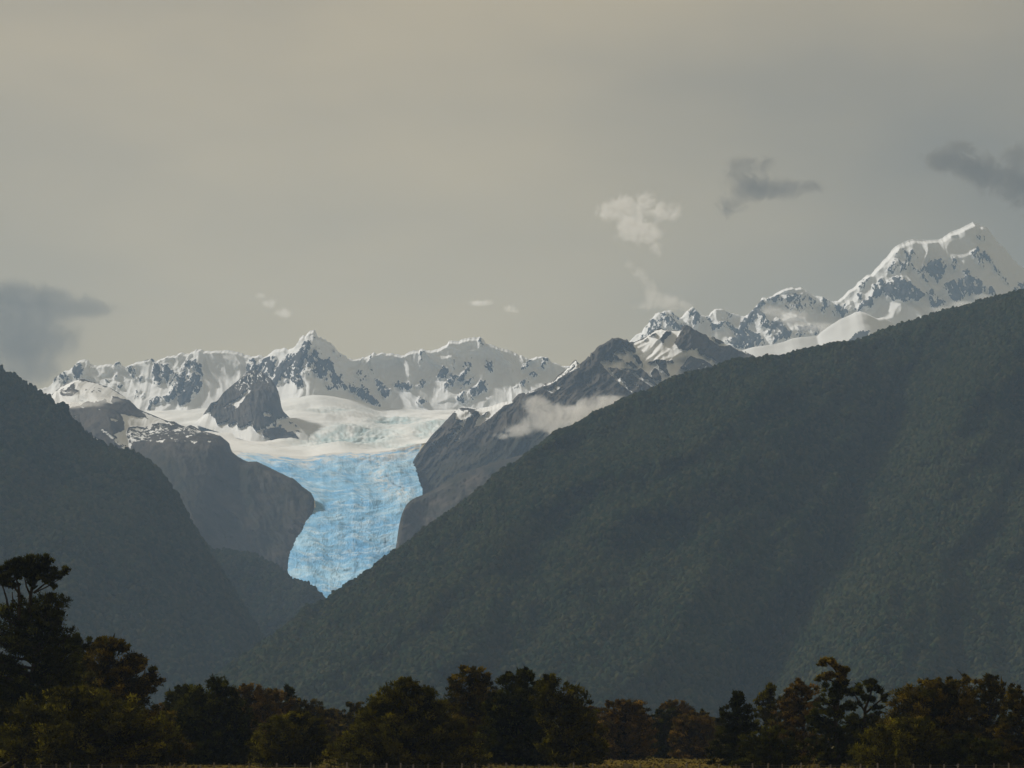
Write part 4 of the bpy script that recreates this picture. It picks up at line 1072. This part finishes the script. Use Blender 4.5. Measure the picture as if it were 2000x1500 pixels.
# grass tufts on the pasture strip
rng = np.random.default_rng(3)
n = 9000
gy = rng.uniform(470, 930, n); gx = (rng.random(n) - 0.5) * 2 * 0.142 * gy
base = np.stack([gx, gy, np.zeros(n)], 1)
a = rng.random(n) * math.pi
w = rng.uniform(0.10, 0.35, n); h = rng.uniform(0.08, 0.3, n)
dx = np.stack([np.cos(a) * w, np.sin(a) * w, np.zeros(n)], 1)
tipo = np.stack([rng.normal(0, 0.12, n), rng.normal(0, 0.12, n), h], 1)
V = np.stack([base - dx, base + dx, base + tipo], 1).reshape(-1, 3)
gm = mesh_np('grass', V, np.arange(n * 3).reshape(-1, 3), M['field'], smooth=False)
tag(gm, 'dry ochre grass tufts on the field below the trees', 'grass', kind='stuff')

# ------------------------------------------------------------------ clouds
def cloud(name, label, D, lobes, dens, color, nscale, thr=0.0, amp=1.0, aniso=0.45, group=None, depth=0.3):
    """lobes: (px, py, rx, ry) in photo pixels at distance D"""
    mpp = D / FPX
    c0 = np.mean([[l[0], l[1]] for l in lobes], 0)
    ox, oy, oz = [float(v_) for v_ in P(c0[0], c0[1], D)]
    loc = []
    for (x_, y_, rx_, ry_) in lobes:
        X, Y, Z = [float(v_) for v_ in P(x_, y_, D)]
        loc.append((X - ox, (rng.random() - 0.5) * rx_ * 0.3 * mpp, Z - oz, rx_ * mpp * 1.4, rx_ * mpp * depth * 1.2, ry_ * mpp * 1.4))
    bm = bmesh.new()
    from mathutils import Matrix
    for (x_, y_, z_, rx_, rd_, rz_) in loc:
        bmesh.ops.create_icosphere(bm, subdivisions=3, radius=1.0, matrix=Matrix.Translation((x_, y_, z_)) @ Matrix.Diagonal((rx_ * 1.02, rd_ * 1.02, rz_ * 1.02, 1)))
    m = bpy.data.materials.new(name + '_vapour'); m.use_nodes = True
    t = m.node_tree; t.nodes.clear()
    out = t.nodes.new('ShaderNodeOutputMaterial')
    pv = t.nodes.new('ShaderNodeVolumePrincipled')
    pv.inputs['Color'].default_value = (*color, 1); pv.inputs['Anisotropy'].default_value = aniso
    t.links.new(pv.outputs[0], out.inputs['Volume'])
    tcn = t.nodes.new('ShaderNodeTexCoord')
    acc = None
    for (x_, y_, z_, rx_, rd_, rz_) in loc:
        s = t.nodes.new('ShaderNodeVectorMath'); s.operation = 'SUBTRACT'; s.inputs[1].default_value = (x_, y_, z_)
        t.links.new(tcn.outputs['Object'], s.inputs[0])
        d = t.nodes.new('ShaderNodeVectorMath'); d.operation = 'DIVIDE'; d.inputs[1].default_value = (rx_, rd_, rz_)
        t.links.new(s.outputs[0], d.inputs[0])
        l = t.nodes.new('ShaderNodeVectorMath'); l.operation = 'LENGTH'
        t.links.new(d.outputs[0], l.inputs[0])
        f = mathn(t, 'SUBTRACT', 1.0, mathn(t, 'MULTIPLY', l.outputs['Value'], l.outputs['Value']))
        f = mathn(t, 'MAXIMUM', f, 0.0); f = mathn(t, 'MULTIPLY', f, f)
        acc = f if acc is None else mathn(t, 'ADD', acc, f)
    nz = node(t, 'ShaderNodeTexNoise', Scale=1.0 / (nscale * mpp), Detail=6.0, Roughness=0.62, Distortion=0.9)
    t.links.new(tcn.outputs['Object'], nz.inputs['Vector'])
    nn = mathn(t, 'MULTIPLY', mathn(t, 'SUBTRACT', nz.outputs['Fac'], 0.5), amp * 2.8)
    # noise may not reach past the hull: it fades with the falloff itself
    edge = mathn(t, 'MULTIPLY', acc, 1.6, True)
    v_ = mathn(t, 'ADD', mathn(t, 'SUBTRACT', mathn(t, 'MINIMUM', acc, 1.0), thr), nn)
    v_ = mathn(t, 'MINIMUM', mathn(t, 'MAXIMUM', v_, 0.0), 0.8)
    v_ = mathn(t, 'MULTIPLY', mathn(t, 'MULTIPLY', v_, edge), dens)
    t.links.new(v_, pv.inputs['Density'])
    me = bm_mesh(name, bm, m)
    o = bpy.data.objects.new(name, me); link(o); o.location = (ox, oy, oz)
    rm = o.modifiers.new('hull', 'REMESH'); rm.mode = 'VOXEL'
    rm.voxel_size = max(min(min(l[3], l[5]) for l in loc) / 3.0, 4.0)
    tag(o, label, 'cloud', group, kind=None)
    return o
rng = random.Random(11)
W = (1.0, 0.995, 0.985); GREY = (0.28, 0.24, 0.165)
DC = 25500
cloud('white_cloud', 'bright white puff of cloud above the jagged centre-right peaks', 12500,
      [(1185,412,26,22),(1215,400,26,24),(1262,398,34,26),(1302,412,30,22),(1235,432,34,26),(1262,458,34,28),(1284,488,14,16),(1220,456,22,22)], 0.0700, W, 24, 0.18, 1.4, 0.6)
cloud('cloud_wisp', 'thin white wisp rising from the jagged centre-right peaks', 14500,
      [(1228,516,12,12),(1246,532,16,12),(1262,548,16,14),(1274,566,18,18),(1280,588,28,20),(1312,592,30,20),(1256,600,20,12),(1340,600,18,12)], 0.0340, W, 20, 0.16, 1.3, 0.6)
cloud('cloud_wisp', 'small slanting white wisp above the left-centre peaks', 13500, [(508,578,14,8),(528,592,18,11),(552,612,20,12)], 0.0600, W, 20, 0.24, 1.0, 0.6)
cloud('cloud_wisp', 'faint flat white wisp high over the broad snow dome, left of its pair', 13500, [(935,592,24,7),(955,590,12,7)], 0.0700, W, 16, 0.22, 1.0, 0.6)
cloud('cloud_wisp', 'faint white wisp high over the broad snow dome, right of its pair', 13500, [(995,602,14,10),(1008,607,9,6)], 0.0700, W, 16, 0.22, 1.0, 0.6)
cloud('grey_cloud', 'small dark grey cloud right of the bright white puff', DC,
      [(1445,326,34,24),(1490,320,34,20),(1465,362,58,34),(1520,372,50,24),(1575,366,40,16),(1432,402,38,28)], 0.0220, GREY, 34, 0.16, 1.5, 0.2)
cloud('grey_cloud', 'dark grey cloud at the right edge of the sky above the highest peak', DC,
      [(1836,312,44,28),(1895,322,60,38),(1958,350,60,48),(2010,378,52,48),(1870,288,38,18),(1990,298,34,28)], 0.0220, GREY, 38, 0.12, 1.4, 0.2)
cloud('grey_cloud', 'dark grey cloud bank at the left edge resting on the ridge', DC,
      [(0,592,120,46),(70,586,90,40),(130,596,70,32),(185,600,60,18),(30,655,110,56),(95,665,70,50),(20,715,90,46),(75,725,60,36)], 0.0110, (0.26, 0.23, 0.16), 56, 0.06, 1.3, 0.2)
cloud('valley_cloud', 'white cloud bank hanging in front of the rocky ridge', 9700,
      [(980,852,22,8),(1008,842,30,14),(1040,830,34,20),(1042,786,30,18),(1085,816,44,30),(1128,806,44,30),(1168,794,40,28),(1198,786,30,18),(1150,824,40,26),(1100,846,34,16),(1060,800,34,20)], 0.0700, W, 26, 0.16, 1.3, 0.5)
cloud('mist_patch', 'thin mist lying across the snowy left foothill dome', 11000, [(120,792,46,8),(165,790,46,7),(205,782,36,7),(140,768,24,8)], 0.0330, W, 26, 0.15, 0.8)
cloud('mist_patch', 'thin mist veiling the dark-sided peak right of the jagged spires', 18500, [(1505,605,30,12),(1545,618,46,18),(1585,640,40,14),(1620,640,32,10)], 0.0198, W, 34, 0.15, 0.8)
cloud('mist_patch', 'thin mist at the foot of the highest snow peak', 18700, [(1845,604,36,7),(1885,594,40,8),(1915,580,20,8),(1945,590,30,7)], 0.0286, W, 24, 0.12, 0.8)

# ------------------------------------------------------------------ haze
bm = bmesh.new(); box(bm, -7600, 7600, -350, 24300, -1.0, 2860)
m = bpy.data.materials.new('haze_air'); m.use_nodes = True
t = m.node_tree; t.nodes.clear()
out = t.nodes.new('ShaderNodeOutputMaterial')
pv = t.nodes.new('ShaderNodeVolumePrincipled')
pv.inputs['Color'].default_value = (0.425, 0.62, 0.90, 1)
pv.inputs['Density'].default_value = 3.0e-5
pv.inputs['Anisotropy'].default_value = 0.1
t.links.new(pv.outputs[0], out.inputs['Volume'])
haze = link(bpy.data.objects.new('haze', bm_mesh('haze', bm, m)))
tag(haze, kind='stuff')
